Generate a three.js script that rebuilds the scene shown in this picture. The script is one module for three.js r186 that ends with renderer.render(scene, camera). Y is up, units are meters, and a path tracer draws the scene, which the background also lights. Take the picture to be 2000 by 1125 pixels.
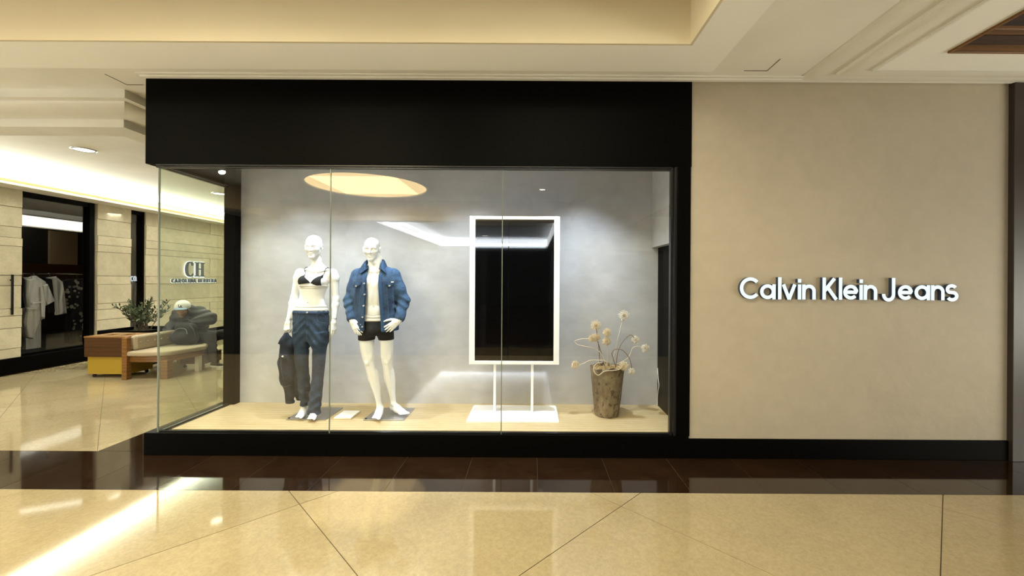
import * as THREE from 'three';
import { RoundedBoxGeometry } from 'three/addons/geometries/RoundedBoxGeometry.js';
import { TextGeometry } from 'three/addons/geometries/TextGeometry.js';
import { FontLoader } from 'three/addons/loaders/FontLoader.js';
import { mergeGeometries } from 'three/addons/utils/BufferGeometryUtils.js';
import { RectAreaLightUniformsLib } from 'three/addons/lights/RectAreaLightUniformsLib.js';

// ---------------------------------------------------------------- camera, exposure, lights
const scene = new THREE.Scene();
scene.background = new THREE.Color(0x000000);
const camera = new THREE.PerspectiveCamera(2 * Math.atan(562.5 / 815) * 180 / Math.PI, 2000 / 1125, 0.05, 80);
camera.position.set(0, 1.6, 0);
camera.rotation.z = 0.006;
camera.setViewOffset(2000, 1125, -40, 16.5, 2000, 1125);   // lens shift: optical axis right of and above the frame's centre
const renderer = new THREE.WebGLRenderer({ antialias: true });
renderer.toneMapping = THREE.LinearToneMapping;
renderer.toneMappingExposure = 1.46;
renderer.shadowMap.enabled = true;
RectAreaLightUniformsLib.init();

const WARM = new THREE.Color().setRGB(1.0, 0.955, 0.68);
const NEUTRAL = new THREE.Color().setRGB(0.86, 0.97, 1.14);
const COVE = new THREE.Color().setRGB(1.0, 1.02, 0.88);
const L = {                                // strengths
  panel: 12, panelGlow: 1.6, dome: 6.5, farCove: 3.6, farPanel: 2.2,
  cove: 160, coveGlow: 2.5, corridorSpot: 14, spot: 8.4, windowFill: 0.8, sign: 0.62, shop: 5,
};
function rectLight(color, intensity, w, h, pos, target) {
  const l = new THREE.RectAreaLight(color, intensity, w, h);
  l.position.set(...pos); l.lookAt(...target); scene.add(l); return l;
}
function spotLight(color, intensity, pos, target, angle, penumbra, radius = 2) {
  const l = new THREE.SpotLight(color, intensity, 0, angle, penumbra, 2);
  l.position.set(...pos); l.target.position.set(...target); scene.add(l, l.target);
  l.castShadow = true; l.shadow.radius = radius; l.shadow.mapSize.set(1024, 1024); return l;
}
// unseen warm panels in the raised ceiling, placed to light the hall
const PANELS = [[-5.0, -1.5], [-2.3, -1.6], [0.2, -1.6], [-2.6, -0.3]];
for (const [x, z] of PANELS) rectLight(WARM, L.panel, 1.5, 0.9, [x, 3.90, z], [x, 0, z]);
rectLight(new THREE.Color().setRGB(1, 0.70, 0.29), L.dome, 1.98, 1.98, [-4.14, 3.93, 2.95], [-4.14, 0, 2.95]);
// two added fill panels on the hall's side walls, brightening the ceiling
const FILL_PANELS = [[-8.50, -0.4, 1, 4.0, 4.2], [7.95, 0.4, -1, 5.5, 5.0]];
for (const [x, z, s, w, k] of FILL_PANELS) rectLight(new THREE.Color().setRGB(1.0, 0.985, 0.83), k, w, 2.2, [x + s * 0.08, 1.5, z], [x + s * 4, 2.2, z]);
// cove above the clothing shop's wall, shining up at the corridor ceiling
rectLight(COVE, L.cove, 8.2, 0.16, [-8.36, 3.11, -9.0], [-7.9, 3.5, -9.0]);
// ---------------------------------------------------------------- helpers
const V = (x, y, z) => new THREE.Vector3(x, y, z);
let seedState = 12345;
function rnd() { seedState = (seedState + 0x6d2b79f5) | 0; let t = Math.imul(seedState ^ (seedState >>> 15), 1 | seedState); t = (t + Math.imul(t ^ (t >>> 7), 61 | t)) ^ t; return ((t ^ (t >>> 14)) >>> 0) / 4294967296; }
const rr = (a, b) => a + (b - a) * rnd();
const lerp = THREE.MathUtils.lerp, clamp = THREE.MathUtils.clamp, sstep = THREE.MathUtils.smoothstep;
const nameCount = {};
function numbered(n) { const k = nameCount[n] = (nameCount[n] ?? -1) + 1; return k ? n + '_' + String(k).padStart(3, '0') : n; }
function thing(name, label, category, pos = [0, 0, 0], turn = 0, group) {
  const o = new THREE.Group(); o.name = numbered(name); o.position.set(...pos); o.rotation.y = turn;
  o.userData = { label, category }; if (group) o.userData.group = group;
  scene.add(o); return o;
}
function struct(name) { const o = new THREE.Group(); o.name = numbered(name); o.userData = { kind: 'structure' }; scene.add(o); return o; }
function part(name, geo, mat, parent, label) {
  const g = Array.isArray(geo) ? merge(geo) : geo;
  const m = new THREE.Mesh(g, mat); m.name = numbered(name); m.castShadow = m.receiveShadow = true;
  if (label) m.userData.label = label;
  parent.add(m); return m;
}
function single(name, label, category, geo, mat, group) {   // a thing that is one mesh
  const m = part(name, geo, mat, scene); m.userData = { label, category }; if (group) m.userData.group = group; return m;
}
function merge(list) {
  list = list.map((g) => { g = g.index ? g.toNonIndexed() : g; for (const k of Object.keys(g.attributes)) if (!['position', 'normal', 'uv', 'color'].includes(k)) g.deleteAttribute(k); g.clearGroups(); return g; });
  if (list.some((g) => !g.attributes.color)) list.forEach((g) => g.deleteAttribute('color'));
  return mergeGeometries(list);
}
function uvMetres(g) {            // uv in metres by the main axis of each normal
  const p = g.attributes.position, n = g.attributes.normal, uv = new Float32Array(p.count * 2);
  for (let i = 0; i < p.count; i++) {
    const ax = Math.abs(n.getX(i)), ay = Math.abs(n.getY(i)), az = Math.abs(n.getZ(i));
    if (ay >= ax && ay >= az) { uv[2 * i] = p.getX(i); uv[2 * i + 1] = p.getZ(i); }
    else if (ax >= az) { uv[2 * i] = p.getZ(i); uv[2 * i + 1] = p.getY(i); }
    else { uv[2 * i] = p.getX(i); uv[2 * i + 1] = p.getY(i); }
  }
  g.setAttribute('uv', new THREE.BufferAttribute(uv, 2)); return g;
}
function bx(x0, x1, y0, y1, z0, z1, r = 0) {   // box between limits, rounded edges if r
  const w = Math.abs(x1 - x0), h = Math.abs(y1 - y0), d = Math.abs(z1 - z0);
  const g = r ? new RoundedBoxGeometry(w, h, d, 2, Math.min(r, w / 2.01, h / 2.01, d / 2.01)) : new THREE.BoxGeometry(w, h, d);
  g.translate((x0 + x1) / 2, (y0 + y1) / 2, (z0 + z1) / 2);
  return uvMetres(g);
}
function tube(points, r, seg = 0, radial = 8, closed = false) {
  const c = new THREE.CatmullRomCurve3(points.map((p) => p.isVector3 ? p : V(...p)), closed, 'centripetal');
  return new THREE.TubeGeometry(c, seg || points.length * 6, r, radial, closed);
}
function rod(a, b, r, radial = 10, r2 = r) {
  const A = V(...a), B = V(...b), d = B.clone().sub(A), g = new THREE.CylinderGeometry(r2, r, d.length(), radial);
  g.applyQuaternion(new THREE.Quaternion().setFromUnitVectors(V(0, 1, 0), d.clone().normalize()));
  return g.translate((A.x + B.x) / 2, (A.y + B.y) / 2, (A.z + B.z) / 2);
}
function extrude(pts, depth, bevel = 0, seg = 1) {
  const s = new THREE.Shape(pts.map((p) => new THREE.Vector2(...p)));
  return new THREE.ExtrudeGeometry(s, { depth, bevelEnabled: bevel > 0, bevelSize: bevel, bevelThickness: bevel, bevelSegments: seg, curveSegments: 8 });
}
// periodic value noise
function makeNoise(seed) {
  const P = new Float32Array(65536); let s = seed;
  for (let i = 0; i < 65536; i++) { s = (Math.imul(s, 1664525) + 1013904223) | 0; P[i] = (s >>> 0) / 4294967296; }
  return (x, y, per) => {
    const xi = Math.floor(x), yi = Math.floor(y), fx = x - xi, fy = y - yi, u = fx * fx * (3 - 2 * fx), v = fy * fy * (3 - 2 * fy);
    const m = (a) => ((a % per) + per) % per, at = (a, b) => P[(m(a) * 157 + m(b) * 8191 + m(a) * m(b)) & 65535];
    return lerp(lerp(at(xi, yi), at(xi + 1, yi), u), lerp(at(xi, yi + 1), at(xi + 1, yi + 1), u), v);
  };
}
const N1 = makeNoise(7), N2 = makeNoise(99), N3 = makeNoise(4242);
function fbm(N, u, v, base, oct) { let a = 0, w = 0.5, t = 0; for (let i = 0; i < oct; i++) { const p = base << i; a += w * N(u * p, v * p, p); t += w; w *= 0.55; } return a / t; }
function tex(size, metres, srgb, fn) {        // fn(u, v) -> [r, g, b] in 0..1 (sRGB if srgb)
  const d = new Uint8Array(size * size * 4);
  for (let y = 0; y < size; y++) for (let x = 0; x < size; x++) {
    const c = fn((x + 0.5) / size, (y + 0.5) / size), o = (y * size + x) * 4;
    for (let k = 0; k < 3; k++) d[o + k] = clamp(Math.round(c[k] * 255), 0, 255); d[o + 3] = 255;
  }
  const t = new THREE.DataTexture(d, size, size);
  t.wrapS = t.wrapT = THREE.RepeatWrapping; t.magFilter = THREE.LinearFilter; t.minFilter = THREE.LinearMipmapLinearFilter; t.generateMipmaps = true;
  t.repeat.set(1 / metres[0], 1 / metres[1]); if (srgb) t.colorSpace = THREE.SRGBColorSpace; t.needsUpdate = true; return t;
}
const gray = (v) => [v, v, v];
const mix3 = (a, b, t) => [lerp(a[0], b[0], t), lerp(a[1], b[1], t), lerp(a[2], b[2], t)];
const std = (o) => new THREE.MeshStandardMaterial(o);
const lin = (r, g, b) => new THREE.Color().setRGB(r, g, b);
// ---------------------------------------------------------------- materials
const M = {};
M.ceiling = std({ color: lin(0.88, 0.87, 0.83), roughness: 0.85, map: tex(256, [3.1, 3.1], true, (u, v) => gray(0.93 + 0.07 * fbm(N1, u, v, 6, 5))) });
M.whiteCeiling = std({ color: lin(0.92, 0.92, 0.90), roughness: 0.8 });
const plasterMap = tex(512, [2.1, 2.1], true, (u, v) => { const a = fbm(N1, u + 0.13 * fbm(N3, u, v, 5, 2), v, 4, 6), b = fbm(N2, u, v, 12, 4); const st = fbm(N3, u * 0.5 + 0.05 * a, v, 26, 3); return mix3([0.86, 0.85, 0.83], [1, 0.995, 0.985], clamp((a - 0.28) * 1.9 * 0.5 + b * 0.35 + (st - 0.45) * 0.5, 0, 1)); });
const plasterBump = tex(512, [1.1, 1.1], false, (u, v) => gray(fbm(N2, u, v, 8, 6)));
M.coffer = std({ color: lin(0.68, 0.60, 0.45), roughness: 0.85 });  // yellower than the ceiling, standing in for warmer light inside the coffer
M.plaster = std({ color: lin(0.52, 0.455, 0.35), roughness: 0.6, map: tex(512, [3.3, 3.3], true, (u, v) => gray(0.90 + 0.10 * (0.6 * fbm(N2, u, v, 5, 6) + 0.4 * fbm(N3, u, v, 40, 3)))), bumpMap: plasterBump, bumpScale: 0.004 });
M.greyPlaster = std({ color: lin(0.525, 0.53, 0.545), roughness: 0.65, map: plasterMap, bumpMap: plasterBump, bumpScale: 0.003 });
M.black = new THREE.MeshPhysicalMaterial({ color: lin(0.002, 0.0019, 0.0017), roughness: 0.45, specularIntensity: 0.07 });
M.blackGloss = std({ color: lin(0.008, 0.008, 0.008), roughness: 0.22 });
M.blackMetal = std({ color: lin(0.03, 0.03, 0.032), roughness: 0.3, metalness: 0.7 });
M.darkWall = std({ color: lin(0.010, 0.009, 0.008), roughness: 0.7 });
M.brownPost = std({ color: lin(0.03, 0.02, 0.015), roughness: 0.4 });
const beigeMap = tex(512, [1.3, 1.3], true, (u, v) => { const f = fbm(N2, u, v, 64, 3), c = fbm(N1, u, v, 4, 5); return mix3([0.84, 0.82, 0.78], [1, 0.985, 0.95], clamp(0.55 * f + 0.45 * c + 0.35 * (N3(u * 160, v * 160, 160) - 0.5), 0, 1)); });
M.tiles = [[0.475, 0.405, 0.275], [0.46, 0.39, 0.262], [0.49, 0.42, 0.288]].map((c) => new THREE.MeshPhysicalMaterial({ color: lin(...c), roughness: 0.055, ior: 1.62, map: beigeMap }));
const graniteMap = tex(512, [0.9, 0.9], true, (u, v) => { const f = N1(u * 200, v * 200, 200), g = fbm(N2, u, v, 20, 4), c = fbm(N3, u, v, 4, 3); return mix3([0.5, 0.46, 0.42], [1.0, 0.98, 0.94], clamp(f * 0.55 + g * 0.45 + (c - 0.5) * 0.3, 0, 1)); });
M.granite = [[0.040, 0.0215, 0.012], [0.036, 0.0195, 0.011]].map((c) => new THREE.MeshPhysicalMaterial({ color: lin(...c), roughness: 0.06, ior: 1.55, map: graniteMap }));
M.grout = std({ color: lin(0.09, 0.06, 0.035), roughness: 0.9 });
M.lightGrout = std({ color: lin(0.05, 0.032, 0.02), roughness: 0.9 });
const stoneMap = tex(256, [0.9, 0.9], true, (u, v) => mix3([0.82, 0.81, 0.77], [1, 0.99, 0.97], clamp(0.7 * fbm(N1, u, v, 8, 5) + 0.3 * N2(u * 90, v * 90, 90), 0, 1)));
M.stone = [[0.74, 0.68, 0.54], [0.70, 0.645, 0.51], [0.77, 0.71, 0.57]].map((c) => std({ color: lin(...c), roughness: 0.75, map: stoneMap }));
const plyMap = tex(512, [1.4, 0.5], true, (u, v) => { const w = fbm(N1, u, v, 3, 3), g = fbm(N2, u * 1, v + 0.4 * w, 24, 3), l = 0.5 + 0.5 * Math.sin(2 * Math.PI * (v * 9 + 1.8 * fbm(N3, u, v, 2, 3))); return mix3([0.80, 0.68, 0.48], [0.98, 0.90, 0.73], clamp(0.35 * g + 0.4 * w + 0.3 * l, 0, 1)); });
M.ply = std({ color: lin(0.64, 0.635, 0.60), roughness: 0.45, map: plyMap });
const woodMap = tex(512, [1.0, 0.35], true, (u, v) => { const g = fbm(N2, u * 0.5, v, 40, 3), l = 0.5 + 0.5 * Math.sin(2 * Math.PI * (v * 7 + 2 * fbm(N3, u, v, 2, 3))); return mix3([0.74, 0.68, 0.60], [1, 0.97, 0.92], clamp(0.5 * g + 0.5 * l, 0, 1)); });
M.wood = std({ color: lin(0.25, 0.125, 0.03), roughness: 0.38, map: woodMap });
M.darkWood = std({ color: lin(0.085, 0.037, 0.009), roughness: 0.35, map: woodMap });
M.yellow = std({ color: lin(0.36, 0.235, 0.02), roughness: 0.4 });
M.mannequin = std({ color: lin(0.83, 0.85, 0.88), roughness: 0.42 });
M.glass = new THREE.MeshPhysicalMaterial({ color: lin(0.97, 0.985, 0.965), transmission: 1, thickness: 0, roughness: 0, ior: 1.75 });
M.greenGlass = new THREE.MeshPhysicalMaterial({ color: lin(0.84, 0.90, 0.78), transmission: 1, thickness: 0, roughness: 0, ior: 1.62 });
M.shopGlass = new THREE.MeshPhysicalMaterial({ color: lin(0.8, 0.8, 0.8), transmission: 1, thickness: 0, roughness: 0, ior: 1.9 });
M.steel = std({ color: lin(0.33, 0.33, 0.34), roughness: 0.28, metalness: 0.85 });
M.chrome = std({ color: lin(0.7, 0.7, 0.7), roughness: 0.15, metalness: 1 });
M.edgeGlass = std({ color: lin(0.16, 0.18, 0.15), roughness: 0.15 });
M.whitePaint = std({ color: lin(0.85, 0.85, 0.86), roughness: 0.4 });
M.screen = std({ color: lin(0.0015, 0.0015, 0.0015), roughness: 0.03 });
M.cushion = std({ color: lin(0.37, 0.30, 0.20), roughness: 0.85, bumpMap: plasterBump, bumpScale: 0.004 });
M.blackCloth = std({ color: lin(0.006, 0.006, 0.0065), roughness: 0.85 });
M.darkCloth = std({ color: lin(0.02, 0.021, 0.023), roughness: 0.8 });
M.whiteCloth = std({ color: lin(0.80, 0.79, 0.76), roughness: 0.85 });
M.creamCloth = std({ color: lin(0.72, 0.66, 0.54), roughness: 0.85 });
M.glowWarm = std({ color: lin(0.8, 0.7, 0.5), emissive: lin(1, 0.80, 0.48), emissiveIntensity: L.panelGlow, roughness: 0.6 });
M.glowDome = std({ color: lin(0.8, 0.7, 0.5), emissive: lin(1, 0.70, 0.29), emissiveIntensity: L.dome, roughness: 0.6 });
M.glowCove = std({ color: lin(0.9, 0.85, 0.7), emissive: lin(1, 0.92, 0.72), emissiveIntensity: L.coveGlow, roughness: 0.6 });
M.glowFar = std({ color: lin(0.9, 0.9, 0.9), emissive: lin(0.95, 0.98, 1), emissiveIntensity: L.farCove, roughness: 0.6 });
M.glowFarPanel = std({ color: lin(0.9, 0.9, 0.9), emissive: lin(0.95, 0.98, 1), emissiveIntensity: L.farPanel, roughness: 0.6 });
M.glowLamp = std({ color: lin(0.9, 0.9, 0.9), emissive: lin(1, 0.95, 0.82), emissiveIntensity: 9, roughness: 0.5 });
M.trimMetal = std({ color: lin(0.55, 0.53, 0.5), roughness: 0.3, metalness: 0.8 });
// ---------------------------------------------------------------- floor (d below is the distance in front of the camera, d = -z)
function clipPoly(poly, x0, x1, y0, y1) {
  const cut = (P, inside, cross) => P.flatMap((a, i) => { const b = P[(i + 1) % P.length], ia = inside(a), ib = inside(b); return ia ? (ib ? [b] : [cross(a, b)]) : (ib ? [cross(a, b), b] : []); });
  const atX = (X) => (a, b) => { const t = (X - a[0]) / (b[0] - a[0]); return [X, a[1] + t * (b[1] - a[1])]; }, atY = (Y) => (a, b) => { const t = (Y - a[1]) / (b[1] - a[1]); return [a[0] + t * (b[0] - a[0]), Y]; };
  let P = cut(poly, (p) => p[0] >= x0, atX(x0)); P = P.length ? cut(P, (p) => p[0] <= x1, atX(x1)) : P;
  P = P.length ? cut(P, (p) => p[1] >= y0, atY(y0)) : P; return P.length ? cut(P, (p) => p[1] <= y1, atY(y1)) : P;
}
const area2 = (P) => Math.abs(P.reduce((s, a, i) => { const b = P[(i + 1) % P.length]; return s + a[0] * b[1] - a[1] * b[0]; }, 0));
function slabPiece(P, top, depth) { const g = extrude(P, depth); g.rotateX(-Math.PI / 2); g.translate(0, top - depth, 0); return g; }
{
  const floor = struct('floor');
  part('floor_bed', bx(-12, 9, -0.25, -0.004, -13.5, 18.5), M.grout, floor);
  const diamonds = (x0, x1, d0, d1, o1, o2, s, gap, dark) => {          // 45 degree tiles, joints at x - d = o1 + k s and x + d = o2 + k s
    for (let i = -24; i < 24; i++) for (let j = -24; j < 24; j++) {
      const g = gap * 0.707, p0 = o1 + i * s + g, p1 = o1 + (i + 1) * s - g, q0 = o2 + j * s + g, q1 = o2 + (j + 1) * s - g;
      const at = (p, q) => [(p + q) / 2, (q - p) / 2];
      const P = clipPoly([at(p0, q0), at(p1, q0), at(p1, q1), at(p0, q1)], x0, x1, d0, d1);
      if (P.length < 3 || area2(P) < 0.01) continue;
      part('floor_tile', slabPiece(P, 0, 0.02), dark ? M.granite[(i + j + 100) % 2] : M.tiles[(i * 7 + j * 3 + 300) % 3], floor);
    }
  };
  diamonds(-8.6, 8, -1.2, 3.138, -2.316, 3.59, 2.275, 0.0055);
  diamonds(-8.6, 8, -17.9, -1.205, -2.316, 3.59, 2.275, 0.0055, true);  // unseen floor behind the viewer, darkened to deepen the window reflection            // hall
  diamonds(-8.45, -3.985, 3.838, 13, -10.37, -0.155, 1.14, 0.004);       // side corridor
  // dark granite border along the shopfront and round its corner
  for (let k = -8; k < 16; k++) { const a = -4.01 + k * 0.58; if (a > 7.4 || a + 0.58 < -8.6) continue; part('granite_tile', bx(Math.max(a + 0.0015, -8.6), a + 0.5785, -0.02, 0, -3.832, -3.142), M.granite[(k + 20) % 2], floor); }
  for (let k = 0; k < 16; k++) part('granite_tile', bx(-3.98, -3.44, -0.02, 0, -3.838 - (k + 1) * 0.58 + 0.003, -3.838 - k * 0.58), M.granite[k % 2], floor);
  part('granite_tile', bx(-8.62, -8.455, -0.02, 0, -13, -3.84), M.granite[0], floor);
  part('grout_line', bx(-8.6, 7.4, -0.006, -0.001, -3.83, -3.14), M.lightGrout, floor);
}
// ---------------------------------------------------------------- ceilings
function sweepCorner(profile, cx, cd, sx, sd, farX, farD) {     // mitred moulding round a corner: profile of (outward offset, height)
  const pos = [], P = profile.map(([o, h]) => [[farX, h, -(cd + sd * o)], [cx + sx * o, h, -(cd + sd * o)], [cx + sx * o, h, -farD]]);
  for (let i = 0; i + 1 < P.length; i++) for (let k = 0; k < 2; k++) {
    const a = P[i][k], b = P[i][k + 1], c = P[i + 1][k + 1], d = P[i + 1][k];
    pos.push(...a, ...b, ...c, ...a, ...c, ...d);
  }
  const g = new THREE.BufferGeometry(); g.setAttribute('position', new THREE.BufferAttribute(new Float32Array(pos), 3)); g.computeVertexNormals(); return uvMetres(g);
}
{
  const c = struct('ceiling');
  const CX0 = -7.6, CX1 = 1.16, CZ0 = -3.09, CZ1 = 5.0;                                  // raised coffer over the hall
  const slab = [bx(-8.6, 2.345, 3.40, 3.55, -4.02, -3.49), bx(1.49, 2.345, 3.40, 3.55, -3.49, 5.2), bx(-8.6, -7.9, 3.40, 3.55, -3.49, 5.2), bx(2.345, 8.2, 3.40, 3.55, -4.02, -3.755),
    bx(-3.92, 8.2, 3.40, 3.55, -13.2, -4.02), bx(-8.6, 8.2, 3.40, 3.55, 5.2, 5.6), bx(-8.6, -5.0, 3.40, 3.55, 5.6, 18.2), bx(0.83, 8.2, 3.40, 3.55, 5.6, 18.2), bx(-5.0, 0.83, 3.40, 3.55, 15, 18.2)];
  part('ceiling_plane', slab, M.ceiling, c);
  const band = [bx(CX0 - 0.34, CX1 + 0.34, 3.35, 3.5, -3.50, CZ0 - 0.02), bx(CX1 + 0.02, CX1 + 0.34, 3.35, 3.5, CZ0 - 0.02, CZ1), bx(CX0 - 0.34, CX0 - 0.02, 3.35, 3.5, CZ0 - 0.02, CZ1), bx(CX0 - 0.34, CX1 + 0.34, 3.35, 3.5, CZ1, CZ1 + 0.34)];
  part('coffer_band', band, M.whiteCeiling, c);
  const wall = [bx(CX0 - 0.02, CX1 + 0.02, 3.347, 4.0, CZ0 - 0.02, CZ0), bx(CX1, CX1 + 0.02, 3.347, 4.0, CZ0, CZ1), bx(CX0 - 0.02, CX0, 3.347, 4.0, CZ0, CZ1), bx(CX0, CX1, 3.35, 4.0, CZ1 + 0.001, CZ1 + 0.06)];
  part('coffer_wall', wall.map((g) => g.translate(0, 0.004, 0)), M.coffer, c);
  part('coffer_top', bx(CX0 - 0.1, CX1 + 0.1, 3.95, 4.1, CZ0 - 0.1, CZ1 + 0.1), M.ceiling, c);
  // far coffer with a cool cove, seen only in the shop window's reflection
  part('far_coffer_top', bx(-5.1, 0.93, 3.80, 3.9, 5.5, 15.1), M.whiteCeiling, c);
  part('far_coffer_side', [bx(-5.1, 0.93, 3.40, 3.9, 5.5, 5.6)], M.whiteCeiling, c);
  // corridor ceiling on the left with a stepped plaster moulding round its edge
  part('corridor_ceiling', bx(-9.2, -4.58, 3.30, 3.45, -13.2, -4.66), M.ceiling, c);
  const cove = []; for (let i = 0; i <= 12; i++) { const t = i / 12 * Math.PI / 2; cove.push([0.605 - 0.205 * (1 - Math.cos(t)), 3.32 - 0.058 * Math.sin(t)]); }
  part('stepped_moulding', sweepCorner([[0, 3.31], [0, 3.18], [0.28, 3.18], [0.28, 3.262], ...cove.reverse(), [0.68, 3.32], [0.68, 3.402]].reverse(), -4.6, 4.68, 1, -1, -9.2, 13.2), M.ceiling, c);
  // lower panel on the right with rounded moulding
  const W0 = 3.05, WD = 3.08;
  part('lower_panel', [bx(2.74, W0, 3.30, 3.4, -3.37, 6), bx(W0, 8.2, 3.30, 3.4, -3.37, -WD)], M.whiteCeiling, c);
  const rp = [[-0.012, 3.297], [0.004, 3.297], [0.004, 3.314]]; for (let i = 0; i <= 8; i++) { const t = i / 8 * Math.PI / 2; rp.push([0.004 + 0.17 * Math.sin(t), 3.352 - 0.038 * Math.cos(t)]); } rp.push([0.174, 3.366]); for (let i = 0; i <= 8; i++) { const t = i / 8 * Math.PI / 2; rp.push([0.19 + 0.20 * Math.sin(t) , 3.42 - 0.054 * Math.cos(t)]); }
  part('rounded_moulding', sweepCorner(rp, 2.74, 3.37, -1, 1, 8.2, -6), M.ceiling, c);
  part('ceiling_plane', [bx(2.345, 2.99, 3.421, 3.55, -3.755, 6), bx(2.99, 8.2, 3.421, 3.55, -3.755, -3.14)], M.ceiling, c);
  const tr = struct('trim_1');                                       // timber lining of the opening in that panel
  part('timber_edge', [bx(W0, 8.2, 3.285, 3.345, -WD, -WD + 0.02, 0.004), bx(W0, W0 + 0.02, 3.285, 3.345, -WD + 0.02, 5, 0.004)], M.wood, tr);
  part('timber_side', [bx(W0 + 0.001, 8.2, 3.345, 3.66, -WD - 0.04, -WD + 0.008), bx(W0 - 0.04, W0 + 0.008, 3.345, 3.66, -WD, 5)], M.darkWood, tr);
  part('timber_ledge', [bx(W0 + 0.02, 8.2, 3.42, 3.45, -WD + 0.008, -WD + 0.08, 0.006), bx(W0 + 0.008, W0 + 0.08, 3.42, 3.45, -WD + 0.08, 5, 0.006)], M.wood, tr);
  part('timber_top', bx(W0, 8.2, 3.62, 3.7, -WD, 5), M.darkWood, tr);
  const cn = struct('trim_5'); part('cornice', [bx(-3.50, 4.29, 3.383, 3.402, -3.748, -3.70, 0.006), bx(-3.50, 4.29, 3.392, 3.402, -3.70, -3.66, 0.004)], M.ceiling, cn);
  // slim gaps of two access hatches
  const h = struct('trim_2');
  part('hatch_gap', [bx(1.80, 2.0, 3.397, 3.4005, -3.575, -3.57), bx(1.996, 2.0, 3.397, 3.4005, -3.57, -3.38)], M.grout, h);
  part('hatch_gap', [bx(-3.80, -3.65, 3.397, 3.4005, -3.905, -3.90), bx(-3.805, -3.80, 3.397, 3.4005, -3.905, -3.70)], M.grout, h);
}
// ---------------------------------------------------------------- enclosing walls
{
  const w = struct('wall_right');                                   // plastered wall beside the shop window
  part('plaster_panel', bx(1.42, 4.29, 0.17, 3.41, -3.95, -3.768), M.plaster, w);
  const b = struct('baseboard_right'); part('skirting', bx(1.41, 4.29, 0, 0.175, -3.80, -3.75, 0.004), M.black, b);
  const p = struct('trim_3'); part('end_post', bx(4.29, 4.40, 0, 3.385, -3.95, -3.72, 0.004), M.brownPost, p);
  const e = struct('wall_end'); part('end_wall', [bx(4.40, 8.2, 0, 3.42, -4.0, -3.85), bx(8, 8.2, 0, 3.9, -3.9, 18.2)], M.plaster, e);
  const r = struct('wall_behind'); part('dark_wall', bx(-9, 8.2, 0, 3.45, 18, 18.2), M.darkWall, r);  // out of view, dark so the screen reflects little
  const f = struct('wall_far'); part('far_wall', bx(-9.2, -3.4, 0, 3.4, -13.2, -13), M.stone[0], f);
  const s = struct('wall_side'); part('shop_side', bx(-3.42, -3.36, 0, 3.4, -13.1, -4.72), M.black, s);
}
// ---------------------------------------------------------------- the shop window in the middle
{
  const w = struct('window_1');
  part('fascia', [bx(-3.487, 1.425, 2.622, 3.392, -3.80, -3.75, 0.003), bx(-3.487, -3.43, 2.622, 3.392, -4.73, -3.80)], M.black, w);
  part('display_ceiling', bx(-3.43, 1.7, 3.2, 3.3, -4.8, -3.79), M.black, w);
  part('plinth', [bx(-3.487, 1.41, 0, 0.2, -3.835, -3.75, 0.003), bx(-3.487, -3.34, 0, 0.2, -4.72, -3.83)], M.black, w);
  part('display_platform', bx(-3.34, 1.41, 0.0, 0.2, -4.69, -3.852), M.ply, w);
  part('platform_channel', [bx(-3.34, 1.40, 0.1, 0.197, -3.852, -3.834), bx(-3.345, -3.322, 0.1, 0.203, -4.6, -3.83)], M.blackMetal, w);
  part('back_wall', bx(-3.33, 1.75, 0.0, 3.3, -4.8, -4.69), M.greyPlaster, w);
  part('rear_post', bx(-3.405, -3.28, 0.2, 3.2, -4.73, -4.60, 0.003), M.black, w);
  part('bulkhead', bx(1.34, 1.7, 1.965, 3.2, -4.69, -4.01, 0.003), M.greyPlaster, w);
  part('side_panel', [bx(1.41, 1.5, 0, 1.965, -4.69, -3.8), bx(1.5, 1.7, 1.9, 3.2, -4.0, -3.8)], M.black, w);
  part('side_post', bx(1.302, 1.42, 0.2, 2.622, -3.90, -3.75, 0.003), M.black, w);
  part('frame_bar', [bx(1.245, 1.268, 0.2, 2.622, -3.815, -3.765, 0.003), bx(1.276, 1.302, 0.2, 2.622, -3.815, -3.757, 0.003)], M.blackMetal, w);
  part('top_track', [bx(-3.40, 1.245, 2.590, 2.602, -3.800, -3.762, 0.002), bx(-3.40, 1.245, 2.608, 2.622, -3.800, -3.757, 0.002)], M.blackMetal, w);
  part('top_track', [bx(-3.395, -3.36, 2.590, 2.602, -4.60, -3.80, 0.002), bx(-3.40, -3.36, 2.608, 2.622, -4.60, -3.80, 0.002)], M.blackMetal, w);
  part('bottom_track', [bx(-3.40, 1.245, 0.2, 0.212, -3.80, -3.786, 0.002), bx(-3.375, -3.345, 0.2, 0.215, -4.60, -3.80, 0.002)], M.blackMetal, w);
  const X = [-3.380, -1.829, -0.275, 1.246], y0 = 0.2, y1 = 2.6;
  for (let i = 0; i < 3; i++) {
    const g = new THREE.PlaneGeometry(X[i + 1] - X[i] - 0.008, y1 - y0); g.translate((X[i] + X[i + 1]) / 2, (y0 + y1) / 2, -3.775); part('glass_pane', g, M.glass, w);
  }
  { const g = new THREE.PlaneGeometry(0.81, y1 - y0); g.rotateY(-Math.PI / 2); g.translate(-3.380, (y0 + y1) / 2, -4.188); part('glass_pane', g, M.greenGlass, w); }
  for (const x of [X[1], X[2]]) part('pane_edge', bx(x - 0.004, x + 0.004, y0, y1, -3.780, -3.770), M.edgeGlass, w);
  part('pane_edge', bx(-3.386, -3.376, y0, y1, -3.783, -3.770), M.edgeGlass, w);
}
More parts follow.
